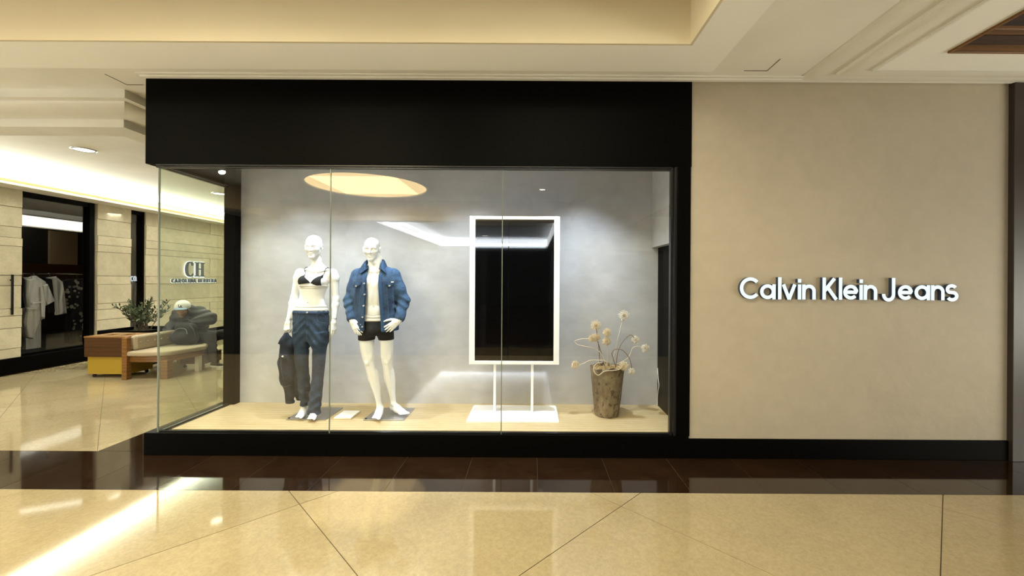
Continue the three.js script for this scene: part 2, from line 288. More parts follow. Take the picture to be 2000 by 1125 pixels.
// ---------------------------------------------------------------- the clothing shop's wall on the left of the corridor
{
  const w = struct('wall_left');
  const H = [0.25, 0.41, 0.745, 0.95, 1.07, 1.45, 1.62, 2.10, 2.24, 2.42, 2.75, 3.05];
  part('wall_core', [bx(-8.74, -8.625, 0, 3.4, -7.014, -3.85), bx(-8.74, -8.625, 0, 3.4, -8.908, -8.246), bx(-8.74, -8.625, 0, 3.4, -13, -9.262), bx(-8.74, -8.64, 3.05, 3.4, -9.3, -7.0)], M.stone[1], w);
  part('unseen_side_wall', bx(-8.9, -8.6, 0, 4.1, -3.85, 18.2), M.darkWall, w);  // out of view, kept dark to darken the reflections in the glass
  const blocks = [[5.3, 7.014], [8.246, 8.908], [9.262, 11.1], [11.1, 13]];
  blocks.forEach(([a, b], k) => { for (let i = 0; i + 1 < H.length; i++) { const o = ((i * 5 + k * 3) % 4) * 0.006, e = k < 2 ? ((i * 3 + k) % 3) * 0.012 : 0; part('stone_block', bx(-8.66, -8.59 + o, H[i] + 0.003, H[i + 1] - 0.003, -b - e, -a + e * (k === 1 ? 1 : 0), 0.004), M.stone[(i * 2 + k) % 3], w); } });
  const b = struct('baseboard_left'); part('skirting', bx(-9.0, -8.56, 0, 0.25, -13, -3.9, 0.004), M.black, b);
  const t = struct('trim_4');
  part('ledge', bx(-8.7, -8.20, 3.045, 3.085, -13, -3.9, 0.004), M.ceiling, t);
  part('ledge_lip', [bx(-8.235, -8.205, 3.085, 3.105, -13, -3.9, 0.004), bx(-8.25, -8.22, 3.105, 3.13, -13, -3.9, 0.004)], std({ color: lin(0.26, 0.17, 0.055), roughness: 0.6 }), t);
  const shop = (n, d0, d1) => {
    const g = struct('window_' + n);
    part('window_frame', [bx(-8.74, -8.62, 0.25, 3.05, -d1, -d1 + (n === 2 ? 0.085 : 0.04)), bx(-8.74, -8.64, 0.25, 3.05, -d0 - 0.03, -d0), bx(-8.74, -8.64, 2.96, 3.05, -d1, -d0), bx(-8.74, -8.64, 0.25, 0.29, -d1, -d0)], M.black, g);
    const p = new THREE.PlaneGeometry(d1 - d0 - 0.11, 2.67); p.rotateY(Math.PI / 2); p.translate(-8.69, 1.625, -(d0 + d1) / 2 + 0.027); part('glass_pane', p, M.shopGlass, g);
  };
  shop(2, 7.014, 8.205); shop(3, 8.908, 9.262);
  const i = struct('wall_shop');                                   // dark interior of the clothing shop
  part('shop_interior', [bx(-11.6, -11.5, 0, 3.2, -10.6, -6.5), bx(-11.6, -9.3, 0, 3.2, -10.7, -10.6), bx(-11.6, -9.3, 0, 3.2, -6.5, -6.4), bx(-11.6, -8.7, 2.98, 3.1, -10.6, -6.5), bx(-11.6, -8.7, 0.0, 0.26, -10.6, -6.5), bx(-8.78, -8.745, 0, 3.1, -7.0, -6.5), bx(-8.78, -8.745, 0, 3.1, -8.9, -8.25), bx(-8.78, -8.745, 0, 3.1, -10.6, -9.27)], M.darkWall, i);
  part('lit_panel', [bx(-11.5, -11.45, 1.9, 2.7, -9.3, -8.0), bx(-11.5, -11.45, 1.9, 2.7, -10.5, -9.9)], std({ color: lin(0.45, 0.33, 0.2), roughness: 0.8 }), i);
  part('timber_band', bx(-11.5, -11.44, 1.5, 1.9, -10.6, -7.0), M.darkWood, i);
}
// ---------------------------------------------------------------- lamps
{
  PANELS.forEach(([x, z], i) => {
    const t = thing('unseen_ceiling_light', 'unseen warm panel placed to light the hall from the raised ceiling, ' + ['nearest the stone wall', 'above the viewer left of centre', 'nearest the coffer\'s right edge', 'furthest from the shopfront'][i], 'light', [x, 3.95, z]);
    part('light_skirt', [bx(-0.8, 0.8, -0.24, 0, 0.46, 0.5), bx(-0.8, 0.8, -0.24, 0, -0.5, -0.46), bx(-0.8, -0.76, -0.24, 0, -0.46, 0.46), bx(0.76, 0.8, -0.24, 0, -0.46, 0.46)], M.whitePaint, t);  // unseen deep skirt, keeps the panel light off the coffer walls
    part('diffuser', bx(-0.75, 0.75, -0.02, -0.002, -0.45, 0.45), M.glowWarm, t);
  });
  const d = thing('dome_light', 'large round golden backlit ceiling light reflected in the shop window', 'light', [-4.14, 3.95, 2.95]);
  part('glowing_disc', new THREE.CircleGeometry(1.42, 64).rotateX(Math.PI / 2).translate(0, -0.012, 0), M.glowDome, d);
  part('rim', new THREE.TorusGeometry(1.45, 0.035, 8, 72).rotateX(Math.PI / 2).translate(0, -0.02, 0), M.ceiling, d);
  const c = thing('cove_light', 'cool white cove light round the far ceiling coffer, reflected in the shop window', 'light', [-2.085, 3.4, 10.3]);
  part('light_panel', bx(-2.9, 2.9, 0.0, 0.38, 4.64, 4.69), M.glowFar, c);
  part('light_panel', bx(-2.915, -2.87, 0.0, 0.38, -4.65, 4.64), M.glowFar, c);
  part('light_panel', bx(2.87, 2.915, 0.0, 0.38, -4.65, 4.64), M.glowFarPanel, c);
  rectLight(NEUTRAL, 15, 5.6, 0.2, [-2.085, 3.46, 14.85], [-2.085, 4.0, 14.2]);
  rectLight(NEUTRAL, 15, 9.0, 0.2, [-4.85, 3.46, 10.3], [-4.2, 4.0, 10.3]);
  const corridorCove = thing('cove_light', 'long cream cove light lying on the ledge above the clothing shop windows', 'light', [-8.34, 3.085, -9]);
  part('light_strip', bx(-0.03, 0.03, 0, 0.015, -4, 4), M.glowCove, corridorCove);
  const side = thing('cove_light', 'white light trough high on the side wall, reflected in the clothing shop window', 'light', [-3.45, 2.98, -10.6]);
  part('light_panel', bx(-0.03, 0.0, 0, 0.34, -2.4, 2.4), M.glowCove, side); part('trough', [bx(-0.05, 0.03, -0.02, 0, -2.42, 2.42), bx(-0.05, 0.03, 0.34, 0.36, -2.42, 2.42)], M.whitePaint, side);
  rectLight(COVE, 5, 4.8, 0.3, [-3.50, 3.15, -10.6], [-8.6, 2.6, -10.6]);
  FILL_PANELS.forEach(([x, z, s, w, k], i) => {
    const t = thing('fill_panel', 'added white fill panel, out of view on the ' + (i ? 'right' : 'left') + ' wall of the hall', 'light', [x, 0.4, z]);
    part('light_panel', bx(0, s * 0.03, 0, 2.2, -w / 2, w / 2), std({ color: lin(.9, .9, .85), emissive: lin(1, .93, .8), emissiveIntensity: 1.0 }), t);
    part('fill_panel_frame', [bx(0, s * 0.06, -0.06, 0, -w / 2 - 0.06, w / 2 + 0.06), bx(0, s * 0.06, 2.2, 2.26, -w / 2 - 0.06, w / 2 + 0.06), bx(0, s * 0.06, 0, 2.2, -w / 2 - 0.06, -w / 2), bx(0, s * 0.06, 0, 2.2, w / 2, w / 2 + 0.06)], M.blackMetal, t);
  });
  const down = (x, y, z, r, label, strength, target) => {
    const t = thing('downlight', label, 'light', [x, y, z]);
    part('rim', new THREE.TorusGeometry(r, r * 0.12, 8, 40).rotateX(Math.PI / 2), M.trimMetal, t);
    part('lens', new THREE.CylinderGeometry(r * 0.96, r * 0.9, 0.02, 32).translate(0, 0.004, 0), M.glowLamp, t);
    if (strength) spotLight(COVE, strength, [x, y - 0.04, z], target || [x, 0, z], 1.1, 0.8, 4);
    return t;
  };
  down(-5.99, 3.298, -5.56, 0.115, 'recessed round downlight in the corridor ceiling, nearest the stepped moulding', L.corridorSpot);
  down(-6.32, 3.298, -8.4, 0.115, 'recessed round downlight in the corridor ceiling, seen through the side glass', L.corridorSpot);
  down(-6.4, 3.298, -11.2, 0.115, 'recessed round downlight at the far end of the corridor ceiling', L.corridorSpot);
  down(-2.4, 3.79, 13.3, 0.2, 'round downlight in the far coffer, reflected in the black screen', 0);
  down(0.24, 3.945, 3.3, 0.09, 'small round downlight in the hall coffer, reflected high in the window', 0);
  // spotlights of the window display: a small black head on a stem under the display ceiling
  const spots = [[-3.27, 2.73, -4.38, [-2.5, 0.3, -4.0], 0.22, 'black display spotlight beside the rear post, glowing at the top left of the window'],
    [-2.55, 3.08, -3.90, [-2.45, 0.2, -4.38], 0.95, 'black display spotlight aimed at the bra mannequin'],
    [-1.75, 3.08, -3.90, [-1.70, 0.2, -4.38], 1.0, 'black display spotlight aimed at the denim jacket mannequin'],
    [-0.75, 3.08, -3.90, [-0.55, 0.2, -4.40], 1.1, 'black display spotlight aimed at the screen stand'],
    [0.45, 3.08, -3.90, [0.62, 0.2, -4.42], 1.35, 'black display spotlight aimed at the planter']];
  for (const [x, y, z, tgt, k, label] of spots) {
    const t = thing('spotlight', label, 'light', [x, y, z]);
    const dir = V(...tgt).sub(V(x, y, z)).normalize(), q = new THREE.Quaternion().setFromUnitVectors(V(0, -1, 0), dir), turnTo = (g) => g.applyQuaternion(q);
    part('lamp_head', turnTo(new THREE.CylinderGeometry(0.028, 0.036, 0.11, 20, 1, true).translate(0, 0.03, 0)), M.blackMetal, t);
    part('lens', turnTo(new THREE.SphereGeometry(0.031, 20, 12).scale(1, .75, 1).translate(0, -0.022, 0)), M.glowLamp, t);
    part('stem', rod([0, 0.07, 0], [0, 3.2 - y, 0], 0.008, 8), M.blackMetal, t);
    const p = V(x, y, z).addScaledVector(dir, 0.06);
    spotLight(NEUTRAL, L.spot * k, p.toArray(), tgt, 0.76, 1.0, 1.3);
  }
  rectLight(NEUTRAL, L.windowFill, 4.2, 0.3, [-1.0, 3.1, -4.0], [-1.0, 1.2, -4.5]);
  // dim light inside the clothing shop
  rectLight(COVE, L.shop * 0.6, 1.8, 0.25, [-9.3, 2.9, -8.2], [-9.4, 0, -8.4]);
  rectLight(WARM, L.shop * 0.5, 1.5, 0.2, [-11.1, 2.9, -8.8], [-11.5, 2.0, -8.8]);
}
// ---------------------------------------------------------------- modelling by signed distance, meshed with surface nets
const smin = (a, b, k) => { const h = Math.max(k - Math.abs(a - b), 0) / k; return Math.min(a, b) - h * h * k * 0.25; };
const smax = (a, b, k) => -smin(-a, -b, k);
function cone(a, b, ra, rb) {                    // tapered capsule
  const [ax, ay, az] = a, dx = b[0] - ax, dy = b[1] - ay, dz = b[2] - az, q = 1 / (dx * dx + dy * dy + dz * dz + 1e-12);
  return (x, y, z) => { const px = x - ax, py = y - ay, pz = z - az, t = clamp((px * dx + py * dy + pz * dz) * q, 0, 1); return Math.hypot(px - dx * t, py - dy * t, pz - dz * t) - (ra + (rb - ra) * t); };
}
function ell(c, r, rotY = 0, rotZ = 0) {
  const cy = Math.cos(rotY), sy = Math.sin(rotY), cz = Math.cos(rotZ), sz = Math.sin(rotZ), m = Math.min(...r);
  return (X, Y, Z) => {
    let x = X - c[0], y = Y - c[1], z = Z - c[2], t = cy * x - sy * z; z = sy * x + cy * z; x = t; t = cz * x + sz * y; y = -sz * x + cz * y; x = t;
    const k0 = Math.hypot(x / r[0], y / r[1], z / r[2]), k1 = Math.hypot(x / (r[0] * r[0]), y / (r[1] * r[1]), z / (r[2] * r[2]));
    return k1 < 1e-6 ? -m : k0 * (k0 - 1) / k1;
  };
}
function loft(rows, round = 0.02, power = 2) {   // rows of [y, cx, cz, rx, rz] from top to bottom: elliptical slices, smooth between
  rows = [...rows].sort((a, b) => a[0] - b[0]); const y0 = rows[0][0], y1 = rows[rows.length - 1][0];
  return (x, y, z) => {
    const yy = clamp(y, y0, y1); let i = 0; while (i < rows.length - 2 && rows[i + 1][0] < yy) i++;
    const A = rows[i], B = rows[i + 1], P = rows[Math.max(i - 1, 0)], Q = rows[Math.min(i + 2, rows.length - 1)], t = (yy - A[0]) / (B[0] - A[0]), h = B[0] - A[0];
    const val = (k) => { const ma = i ? (B[k] - P[k]) / (B[0] - P[0]) : (B[k] - A[k]) / h, mb = i + 2 < rows.length ? (Q[k] - A[k]) / (Q[0] - A[0]) : (B[k] - A[k]) / h, t2 = t * t, t3 = t2 * t; return (2 * t3 - 3 * t2 + 1) * A[k] + (t3 - 2 * t2 + t) * h * ma + (3 * t2 - 2 * t3) * B[k] + (t3 - t2) * h * mb; };
    const rx = Math.max(val(3), 0.003), rz = Math.max(val(4), 0.003), u = (x - val(1)) / rx, v = (z - val(2)) / rz;
    let d;
    if (power === 2) { const k0 = Math.hypot(u, v), k1 = Math.hypot(u / rx, v / rz); d = k1 < 1e-6 ? -Math.min(rx, rz) : k0 * (k0 - 1) / k1; }
    else d = (Math.pow(Math.pow(Math.abs(u), power) + Math.pow(Math.abs(v), power), 1 / power) - 1) * Math.min(rx, rz);
    const e = Math.max(y0 - y, y - y1);
    return smax(d, e, round);
  };
}
const union = (list, k) => (x, y, z) => { let d = list[0](x, y, z); for (let i = 1; i < list.length; i++) d = smin(d, list[i](x, y, z), k); return d; };
function sdfMesh(f, lo, hi, h, colorFn, planarUV = true) {
  const n = [0, 1, 2].map((k) => Math.ceil((hi[k] - lo[k]) / h) + 1), [nx, ny, nz] = n, val = new Float32Array(nx * ny * nz), id = (i, j, k) => i + nx * (j + ny * k), B = 6;
  for (let K = 0; K < nz; K += B) for (let J = 0; J < ny; J += B) for (let I = 0; I < nx; I += B) {
    const c = f(lo[0] + (I + B / 2) * h, lo[1] + (J + B / 2) * h, lo[2] + (K + B / 2) * h), far = Math.abs(c) > B * h * 1.15 + 0.012;
    for (let k = K; k < Math.min(K + B, nz); k++) for (let j = J; j < Math.min(J + B, ny); j++) for (let i = I; i < Math.min(I + B, nx); i++) val[id(i, j, k)] = far ? c : f(lo[0] + i * h, lo[1] + j * h, lo[2] + k * h);
  }
  const vid = new Int32Array(nx * ny * nz).fill(-1), pos = [], idx = [];
  const E = [[0, 1], [2, 3], [4, 5], [6, 7], [0, 2], [1, 3], [4, 6], [5, 7], [0, 4], [1, 5], [2, 6], [3, 7]];
  for (let k = 0; k < nz - 1; k++) for (let j = 0; j < ny - 1; j++) for (let i = 0; i < nx - 1; i++) {
    const v = []; let neg = 0; for (let c = 0; c < 8; c++) { const w = val[id(i + (c & 1), j + ((c >> 1) & 1), k + (c >> 2))]; v.push(w); if (w < 0) neg++; }
    if (!neg || neg === 8) continue;
    let x = 0, y = 0, z = 0, m = 0;
    for (const [a, b] of E) if ((v[a] < 0) !== (v[b] < 0)) { const t = v[a] / (v[a] - v[b]); x += (a & 1) + t * ((b & 1) - (a & 1)); y += ((a >> 1) & 1) + t * (((b >> 1) & 1) - ((a >> 1) & 1)); z += (a >> 2) + t * ((b >> 2) - (a >> 2)); m++; }
    vid[id(i, j, k)] = pos.length / 3; pos.push(lo[0] + (i + x / m) * h, lo[1] + (j + y / m) * h, lo[2] + (k + z / m) * h);
  }
  const quad = (a, b, c, d, flip) => { if (a < 0 || b < 0 || c < 0 || d < 0) return; flip ? idx.push(a, c, b, a, d, c) : idx.push(a, b, c, a, c, d); };
  for (let k = 1; k < nz - 1; k++) for (let j = 1; j < ny - 1; j++) for (let i = 1; i < nx - 1; i++) {
    const s = val[id(i, j, k)] < 0;
    if (s !== val[id(i + 1, j, k)] < 0) quad(vid[id(i, j - 1, k - 1)], vid[id(i, j, k - 1)], vid[id(i, j, k)], vid[id(i, j - 1, k)], !s);
    if (s !== val[id(i, j + 1, k)] < 0) quad(vid[id(i - 1, j, k - 1)], vid[id(i - 1, j, k)], vid[id(i, j, k)], vid[id(i, j, k - 1)], !s);
    if (s !== val[id(i, j, k + 1)] < 0) quad(vid[id(i - 1, j - 1, k)], vid[id(i, j - 1, k)], vid[id(i, j, k)], vid[id(i - 1, j, k)], !s);
  }
  const g = new THREE.BufferGeometry(), np = pos.length / 3, nor = new Float32Array(np * 3), uv = new Float32Array(np * 2), e = h * 0.6, col = colorFn && new Float32Array(np * 3);
  for (let i = 0; i < np; i++) {
    const x = pos[3 * i], y = pos[3 * i + 1], z = pos[3 * i + 2], a = f(x + e, y, z) - f(x - e, y, z), b = f(x, y + e, z) - f(x, y - e, z), c = f(x, y, z + e) - f(x, y, z - e), l = Math.hypot(a, b, c) || 1;
    nor.set([a / l, b / l, c / l], 3 * i); uv[2 * i] = x + 0.7 * z; uv[2 * i + 1] = y;
    if (col) col.set(colorFn(x, y, z, [a / l, b / l, c / l]), 3 * i);
  }
  g.setAttribute('position', new THREE.BufferAttribute(new Float32Array(pos), 3)); g.setAttribute('normal', new THREE.BufferAttribute(nor, 3)); g.setAttribute('uv', new THREE.BufferAttribute(uv, 2));
  if (col) g.setAttribute('color', new THREE.BufferAttribute(col, 3));
  g.setIndex(idx); return g;
}
// ---- a head in its own frame: chin at y = 0, crown at 0.231, face towards +z
function headSDF(o) {
  const { jaw = 1, brow = 1, nose = 1, lips = 1, cheek = 1 } = o, S = [];
  const soft = union([
    ell([0, 0.150, -0.018], [0.073, 0.081, 0.094]), ell([0, 0.098, 0.020], [0.059 * Math.sqrt(jaw), 0.082, 0.068]),
    cone([-0.043 * jaw, 0.058, 0.004], [0, 0.020, 0.062], 0.021, 0.017), cone([0.043 * jaw, 0.058, 0.004], [0, 0.020, 0.062], 0.021, 0.017),
    ell([0, 0.018, 0.064], [0.019 * jaw, 0.017, 0.017]),
    ell([-0.042, 0.090, 0.052], [0.020 * cheek, 0.014, 0.024], 0.5), ell([0.042, 0.090, 0.052], [0.020 * cheek, 0.014, 0.024], -0.5),
  ], 0.028);
  const browR = union([cone([-0.040, 0.127, 0.066], [-0.012, 0.129, 0.080], 0.009 * brow, 0.010 * brow), cone([0.040, 0.127, 0.066], [0.012, 0.129, 0.080], 0.009 * brow, 0.010 * brow)], 0.01);
  const noseF = union([cone([0, 0.124, 0.082], [0, 0.084, 0.099 + 0.004 * nose], 0.0075, 0.0095 * nose), ell([-0.0105, 0.081, 0.090], [0.0085 * nose, 0.0075, 0.009]), ell([0.0105, 0.081, 0.090], [0.0085 * nose, 0.0075, 0.009])], 0.010);
  const sock = [ell([-0.031, 0.114, 0.093], [0.0185, 0.0115, 0.024], 0.3), ell([0.031, 0.114, 0.093], [0.0185, 0.0115, 0.024], -0.3)];
  const eyes = [ell([-0.031, 0.113, 0.0655], [0.0145, 0.0095, 0.0125]), ell([0.031, 0.113, 0.0655], [0.0145, 0.0095, 0.0125])];
  const lid = [cone([-0.043, 0.114, 0.068], [-0.019, 0.114, 0.074], 0.0024, 0.0024), cone([0.043, 0.114, 0.068], [0.019, 0.114, 0.074], 0.0024, 0.0024)];
  const lip = union([ell([0, 0.0535, 0.083], [0.021 * lips, 0.0062, 0.009]), ell([0, 0.0425, 0.082], [0.018 * lips, 0.0068, 0.010])], 0.004), mouth = cone([-0.022, 0.0478, 0.090], [0.022, 0.0478, 0.090], 0.0022, 0.0022), philt = ell([0, 0.066, 0.098], [0.006, 0.009, 0.006]);
  const under = ell([0, 0.031, 0.094], [0.017, 0.006, 0.009]);
  const ear = (s) => { const a = ell([s * 0.077, 0.106, -0.010], [0.009, 0.031, 0.018], s * 0.35, s * -0.12), b = ell([s * 0.086, 0.108, -0.004], [0.006, 0.019, 0.010], s * 0.35, s * -0.12); return (x, y, z) => smax(a(x, y, z), -b(x, y, z), 0.006); };
  const eL = ear(-1), eR = ear(1);
  return (x, y, z) => {
    let d = soft(x, y, z);
    if (z > 0.02) {
      d = smin(d, browR(x, y, z), 0.018); d = smax(d, -sock[0](x, y, z), 0.014); d = smax(d, -sock[1](x, y, z), 0.014);
      d = smin(d, noseF(x, y, z), 0.010); d = smin(d, eyes[0](x, y, z), 0.004); d = smin(d, eyes[1](x, y, z), 0.004); d = smin(d, lid[0](x, y, z), 0.002); d = smin(d, lid[1](x, y, z), 0.002);
      d = smax(d, -under(x, y, z), 0.012); d = smin(d, lip(x, y, z), 0.006); d = smax(d, -mouth(x, y, z), 0.003); d = smax(d, -philt(x, y, z), 0.006);
    }
    d = smin(d, eL(x, y, z), 0.008); return smin(d, eR(x, y, z), 0.008);
  };
}
function frameOf(pos, yaw, pitch, roll) { return new THREE.Matrix4().compose(V(...pos), new THREE.Quaternion().setFromEuler(new THREE.Euler(pitch, yaw, roll, 'YXZ')), V(1, 1, 1)); }
function headGeometry(opts, m, cell = 0.0033) {
  const g = sdfMesh(headSDF(opts), [-0.1, -0.012, -0.125], [0.1, 0.245, 0.122], cell); g.applyMatrix4(m); return g;
}
// ---- a hand: wrist point, direction to the knuckles, normal out of its back, thumb side; curls per finger (radians per joint)
function handSDF(wrist, dir, back, { scale = 1, curl = [0.25, 0.3, 0.35, 0.4], thumbOut = 0.7, thumbCurl = 0.25, side = 1, splay = 0.07 } = {}) {
  const W = V(...wrist), D = V(...dir).normalize(), Bk = V(...back); Bk.addScaledVector(D, -Bk.dot(D)).normalize();
  const T = D.clone().cross(Bk).multiplyScalar(side), P = (a, b, c) => W.clone().addScaledVector(D, a * scale).addScaledVector(T, b * scale).addScaledVector(Bk, c * scale), arr = (v) => [v.x, v.y, v.z];
  const palm = [], fingers = [];
  const off = [0.029, 0.0095, -0.0095, -0.027], len = [0.070, 0.079, 0.073, 0.057], kn = [0.092, 0.096, 0.091, 0.082];
  palm.push(cone(arr(P(-0.02, 0, 0)), arr(P(0.02, 0, 0)), 0.025 * scale, 0.024 * scale));
  for (let i = 0; i < 4; i++) {
    const base = P(kn[i], off[i], i === 1 ? 0.003 : 0);
    palm.push(cone(arr(P(0.018, off[i] * 0.55, -0.002)), arr(base), 0.0145 * scale, 0.0112 * scale));
    let p = base, a = curl[i] * 0.6, dirF = D.clone().addScaledVector(T, (1.5 - i) * splay).normalize(), r = [0.0096, 0.0086, 0.0076, 0.0062].map((x) => x * scale * (i === 3 ? 0.9 : 1)), f = [];
    [0.46, 0.29, 0.25].forEach((k, s) => { const q = p.clone().addScaledVector(dirF, len[i] * k * scale * Math.cos(a)).addScaledVector(Bk, -len[i] * k * scale * Math.sin(a)); f.push(cone(arr(p), arr(q), r[s], r[s + 1])); p = q; a += curl[i]; });
    fingers.push(union(f, 0.004));
  }
  const t0 = P(0.022, 0.022, -0.006), t1 = P(0.055, 0.022 + 0.034 * thumbOut, -0.012), t2 = t1.clone().addScaledVector(D, 0.031 * scale * (1 - 0.25 * thumbCurl)).addScaledVector(T, 0.014 * scale * (thumbOut - thumbCurl)).addScaledVector(Bk, -0.012 * scale * thumbCurl), t3 = t2.clone().addScaledVector(D, 0.025 * scale).addScaledVector(T, 0.008 * scale * (thumbOut - 1.6 * thumbCurl)).addScaledVector(Bk, -0.012 * scale * thumbCurl);
  const thumb = union([cone(arr(t0), arr(t1), 0.016 * scale, 0.0115 * scale), cone(arr(t1), arr(t2), 0.0112 * scale, 0.0098 * scale), cone(arr(t2), arr(t3), 0.0096 * scale, 0.0072 * scale)], 0.006);
  const palmF = union(palm, 0.016 * scale);
  return (x, y, z) => { let d = palmF(x, y, z); for (const f of fingers) d = smin(d, f(x, y, z), 0.0035); return smin(d, thumb(x, y, z), 0.010); };
}
function handGeometry(wrist, dir, back, o, cell = 0.003) {
  const s = (o.scale || 1) * 0.20, D = V(...dir).normalize(), c = V(...wrist).addScaledVector(D, 0.08);
  return sdfMesh(handSDF(wrist, dir, back, o), [c.x - s * 0.75, c.y - s * 0.75, c.z - s * 0.75], [c.x + s * 0.75, c.y + s * 0.75, c.z + s * 0.75], cell);
}
function footSDF(heel, toe, s = 1) {             // heel and big-toe points on the ground
  const H = V(...heel), T = V(...toe), D = T.clone().sub(H), len = D.length(); D.normalize(); const R = V(0, 1, 0).cross(D).normalize();
  const at = (a, b, c) => { const p = H.clone().addScaledVector(D, a * len).addScaledVector(R, b * s); return [p.x, p.y + c * s, p.z]; };
  const f = [cone(at(0.02, 0, 0.028), at(0.35, 0, 0.040), 0.027 * s, 0.026 * s), cone(at(0.08, 0, 0.06), at(0.62, 0.004, 0.026), 0.028 * s, 0.022 * s), cone(at(0.35, -0.012, 0.022), at(0.72, -0.022, 0.018), 0.022 * s, 0.019 * s), cone(at(0.35, 0.010, 0.024), at(0.72, 0.018, 0.018), 0.022 * s, 0.019 * s)];
  const toes = []; [[0.025, 1.0, 0.0150], [0.003, 0.985, 0.0095], [-0.0145, 0.95, 0.0088], [-0.030, 0.90, 0.0085], [-0.044, 0.85, 0.0085]].forEach(([b, a, r]) => toes.push(cone(at(0.68, b * 0.85, 0.016), at(a - 0.04, b, r / s * s + 0.0), r * s * 1.1, r * s)));
  const m = union(f, 0.03 * s); return (x, y, z) => { let d = m(x, y, z); for (const t of toes) d = smin(d, t(x, y, z), 0.0035); return Math.max(d, -(y - heel[1] + 0.0)); };
}
// point on a surface f = 0 found by marching from the front (+z)
function onto(f, x, y, z0 = 0.35, lift = 0.002) { let z = z0; for (let i = 0; i < 90; i++) { const d = f(x, y, z); if (d < 0.0006) break; z -= Math.max(d * 0.6, 0.0006); if (z < -0.06) return [x, y, -0.02]; } return [x, y, z + lift]; }
function seam(f, pts, r = 0.0009, lift = 0.0006, n = 14) {   // a stitched line laid on the surface
  const c = new THREE.CatmullRomCurve3(pts.map((p) => V(p[0], p[1], 0)), false, 'centripetal'), P = []; for (let i = 0; i <= n; i++) { const p = c.getPoint(i / n); P.push(onto(f, p.x, p.y, 0.35, lift)); }
  return tube(P, r, n * 2, 5);
}
function patch(f, outline, t = 0.004, lift = 0.003, n = 10, m = 6) {      // a cloth patch: outline(u) -> [top [x, y], bottom [x, y]], laid on f and given thickness
  const front = [], pos = [];
  for (let i = 0; i <= n; i++) { const [a, b] = outline(i / n); for (let j = 0; j <= m; j++) { const x = lerp(a[0], b[0], j / m), y = lerp(a[1], b[1], j / m); front.push(onto(f, x, y, 0.35, lift + t * Math.min(1, 4 * Math.min(i / n, 1 - i / n) + 0.4, 4 * (1 - j / m) + 0.4))); } }
  const id = (i, j) => i * (m + 1) + j, tri = (a, b, c) => pos.push(...a, ...b, ...c), down = (p) => [p[0], p[1], p[2] - t - lift - 0.002];
  for (let i = 0; i < n; i++) for (let j = 0; j < m; j++) { const a = front[id(i, j)], b = front[id(i + 1, j)], c = front[id(i + 1, j + 1)], d = front[id(i, j + 1)]; tri(a, c, b); tri(a, d, c); }
  const ring = []; for (let i = 0; i <= n; i++) ring.push(id(i, 0)); for (let j = 1; j <= m; j++) ring.push(id(n, j)); for (let i = n - 1; i >= 0; i--) ring.push(id(i, m)); for (let j = m - 1; j >= 0; j--) ring.push(id(0, j));
  for (let k = 0; k + 1 < ring.length; k++) { const a = front[ring[k]], b = front[ring[k + 1]]; tri(a, b, down(b)); tri(a, down(b), down(a)); }
  const g = new THREE.BufferGeometry(); g.setAttribute('position', new THREE.BufferAttribute(new Float32Array(pos), 3)); g.computeVertexNormals();
  const uv = new Float32Array(pos.length / 3 * 2); for (let i = 0; i < pos.length / 3; i++) { uv[2 * i] = pos[3 * i]; uv[2 * i + 1] = pos[3 * i + 1]; } g.setAttribute('uv', new THREE.BufferAttribute(uv, 2)); return g;
}
function sheet(rows, t, segU = 16) {             // thick smooth sheet through rows of points (all rows of equal length)
  const R = rows.map((r) => new THREE.CatmullRomCurve3(r.map((p) => V(...p)), false, 'centripetal')), nV = (rows.length - 1) * 4, grid = [];
  for (let i = 0; i <= segU; i++) { const col = new THREE.CatmullRomCurve3(R.map((c) => c.getPoint(i / segU)), false, 'centripetal'); grid.push([]); for (let j = 0; j <= nV; j++) grid[i].push(col.getPoint(j / nV)); }
  const nrm = (i, j) => { const a = grid[Math.min(i + 1, segU)][j].clone().sub(grid[Math.max(i - 1, 0)][j]), b = grid[i][Math.min(j + 1, nV)].clone().sub(grid[i][Math.max(j - 1, 0)]); return a.cross(b).normalize(); };
  const pos = [], nor = [], idx = [], uv = [];
  for (const s of [0.5, -0.5]) for (let i = 0; i <= segU; i++) for (let j = 0; j <= nV; j++) { const n = nrm(i, j), p = grid[i][j].clone().addScaledVector(n, s * t); pos.push(p.x, p.y, p.z); nor.push(n.x * 2 * s, n.y * 2 * s, n.z * 2 * s); uv.push(p.x + 0.6 * p.z, p.y); }
  const id = (s, i, j) => s * (segU + 1) * (nV + 1) + i * (nV + 1) + j;
  for (let i = 0; i < segU; i++) for (let j = 0; j < nV; j++) { idx.push(id(0, i, j), id(0, i + 1, j), id(0, i + 1, j + 1), id(0, i, j), id(0, i + 1, j + 1), id(0, i, j + 1)); idx.push(id(1, i, j), id(1, i + 1, j + 1), id(1, i + 1, j), id(1, i, j), id(1, i, j + 1), id(1, i + 1, j + 1)); }
  const edge = (a, b) => idx.push(a[0], b[0], b[1], a[0], b[1], a[1]), at = (i, j) => [id(0, i, j), id(1, i, j)];
  for (let i = 0; i < segU; i++) { edge(at(i + 1, 0), at(i, 0)); edge(at(i, nV), at(i + 1, nV)); } for (let j = 0; j < nV; j++) { edge(at(0, j), at(0, j + 1)); edge(at(segU, j + 1), at(segU, j)); }
  const g = new THREE.BufferGeometry(); g.setAttribute('position', new THREE.Float32BufferAttribute(pos, 3)); g.setAttribute('normal', new THREE.Float32BufferAttribute(nor, 3)); g.setAttribute('uv', new THREE.Float32BufferAttribute(uv, 2)); g.setIndex(idx); return g;
}
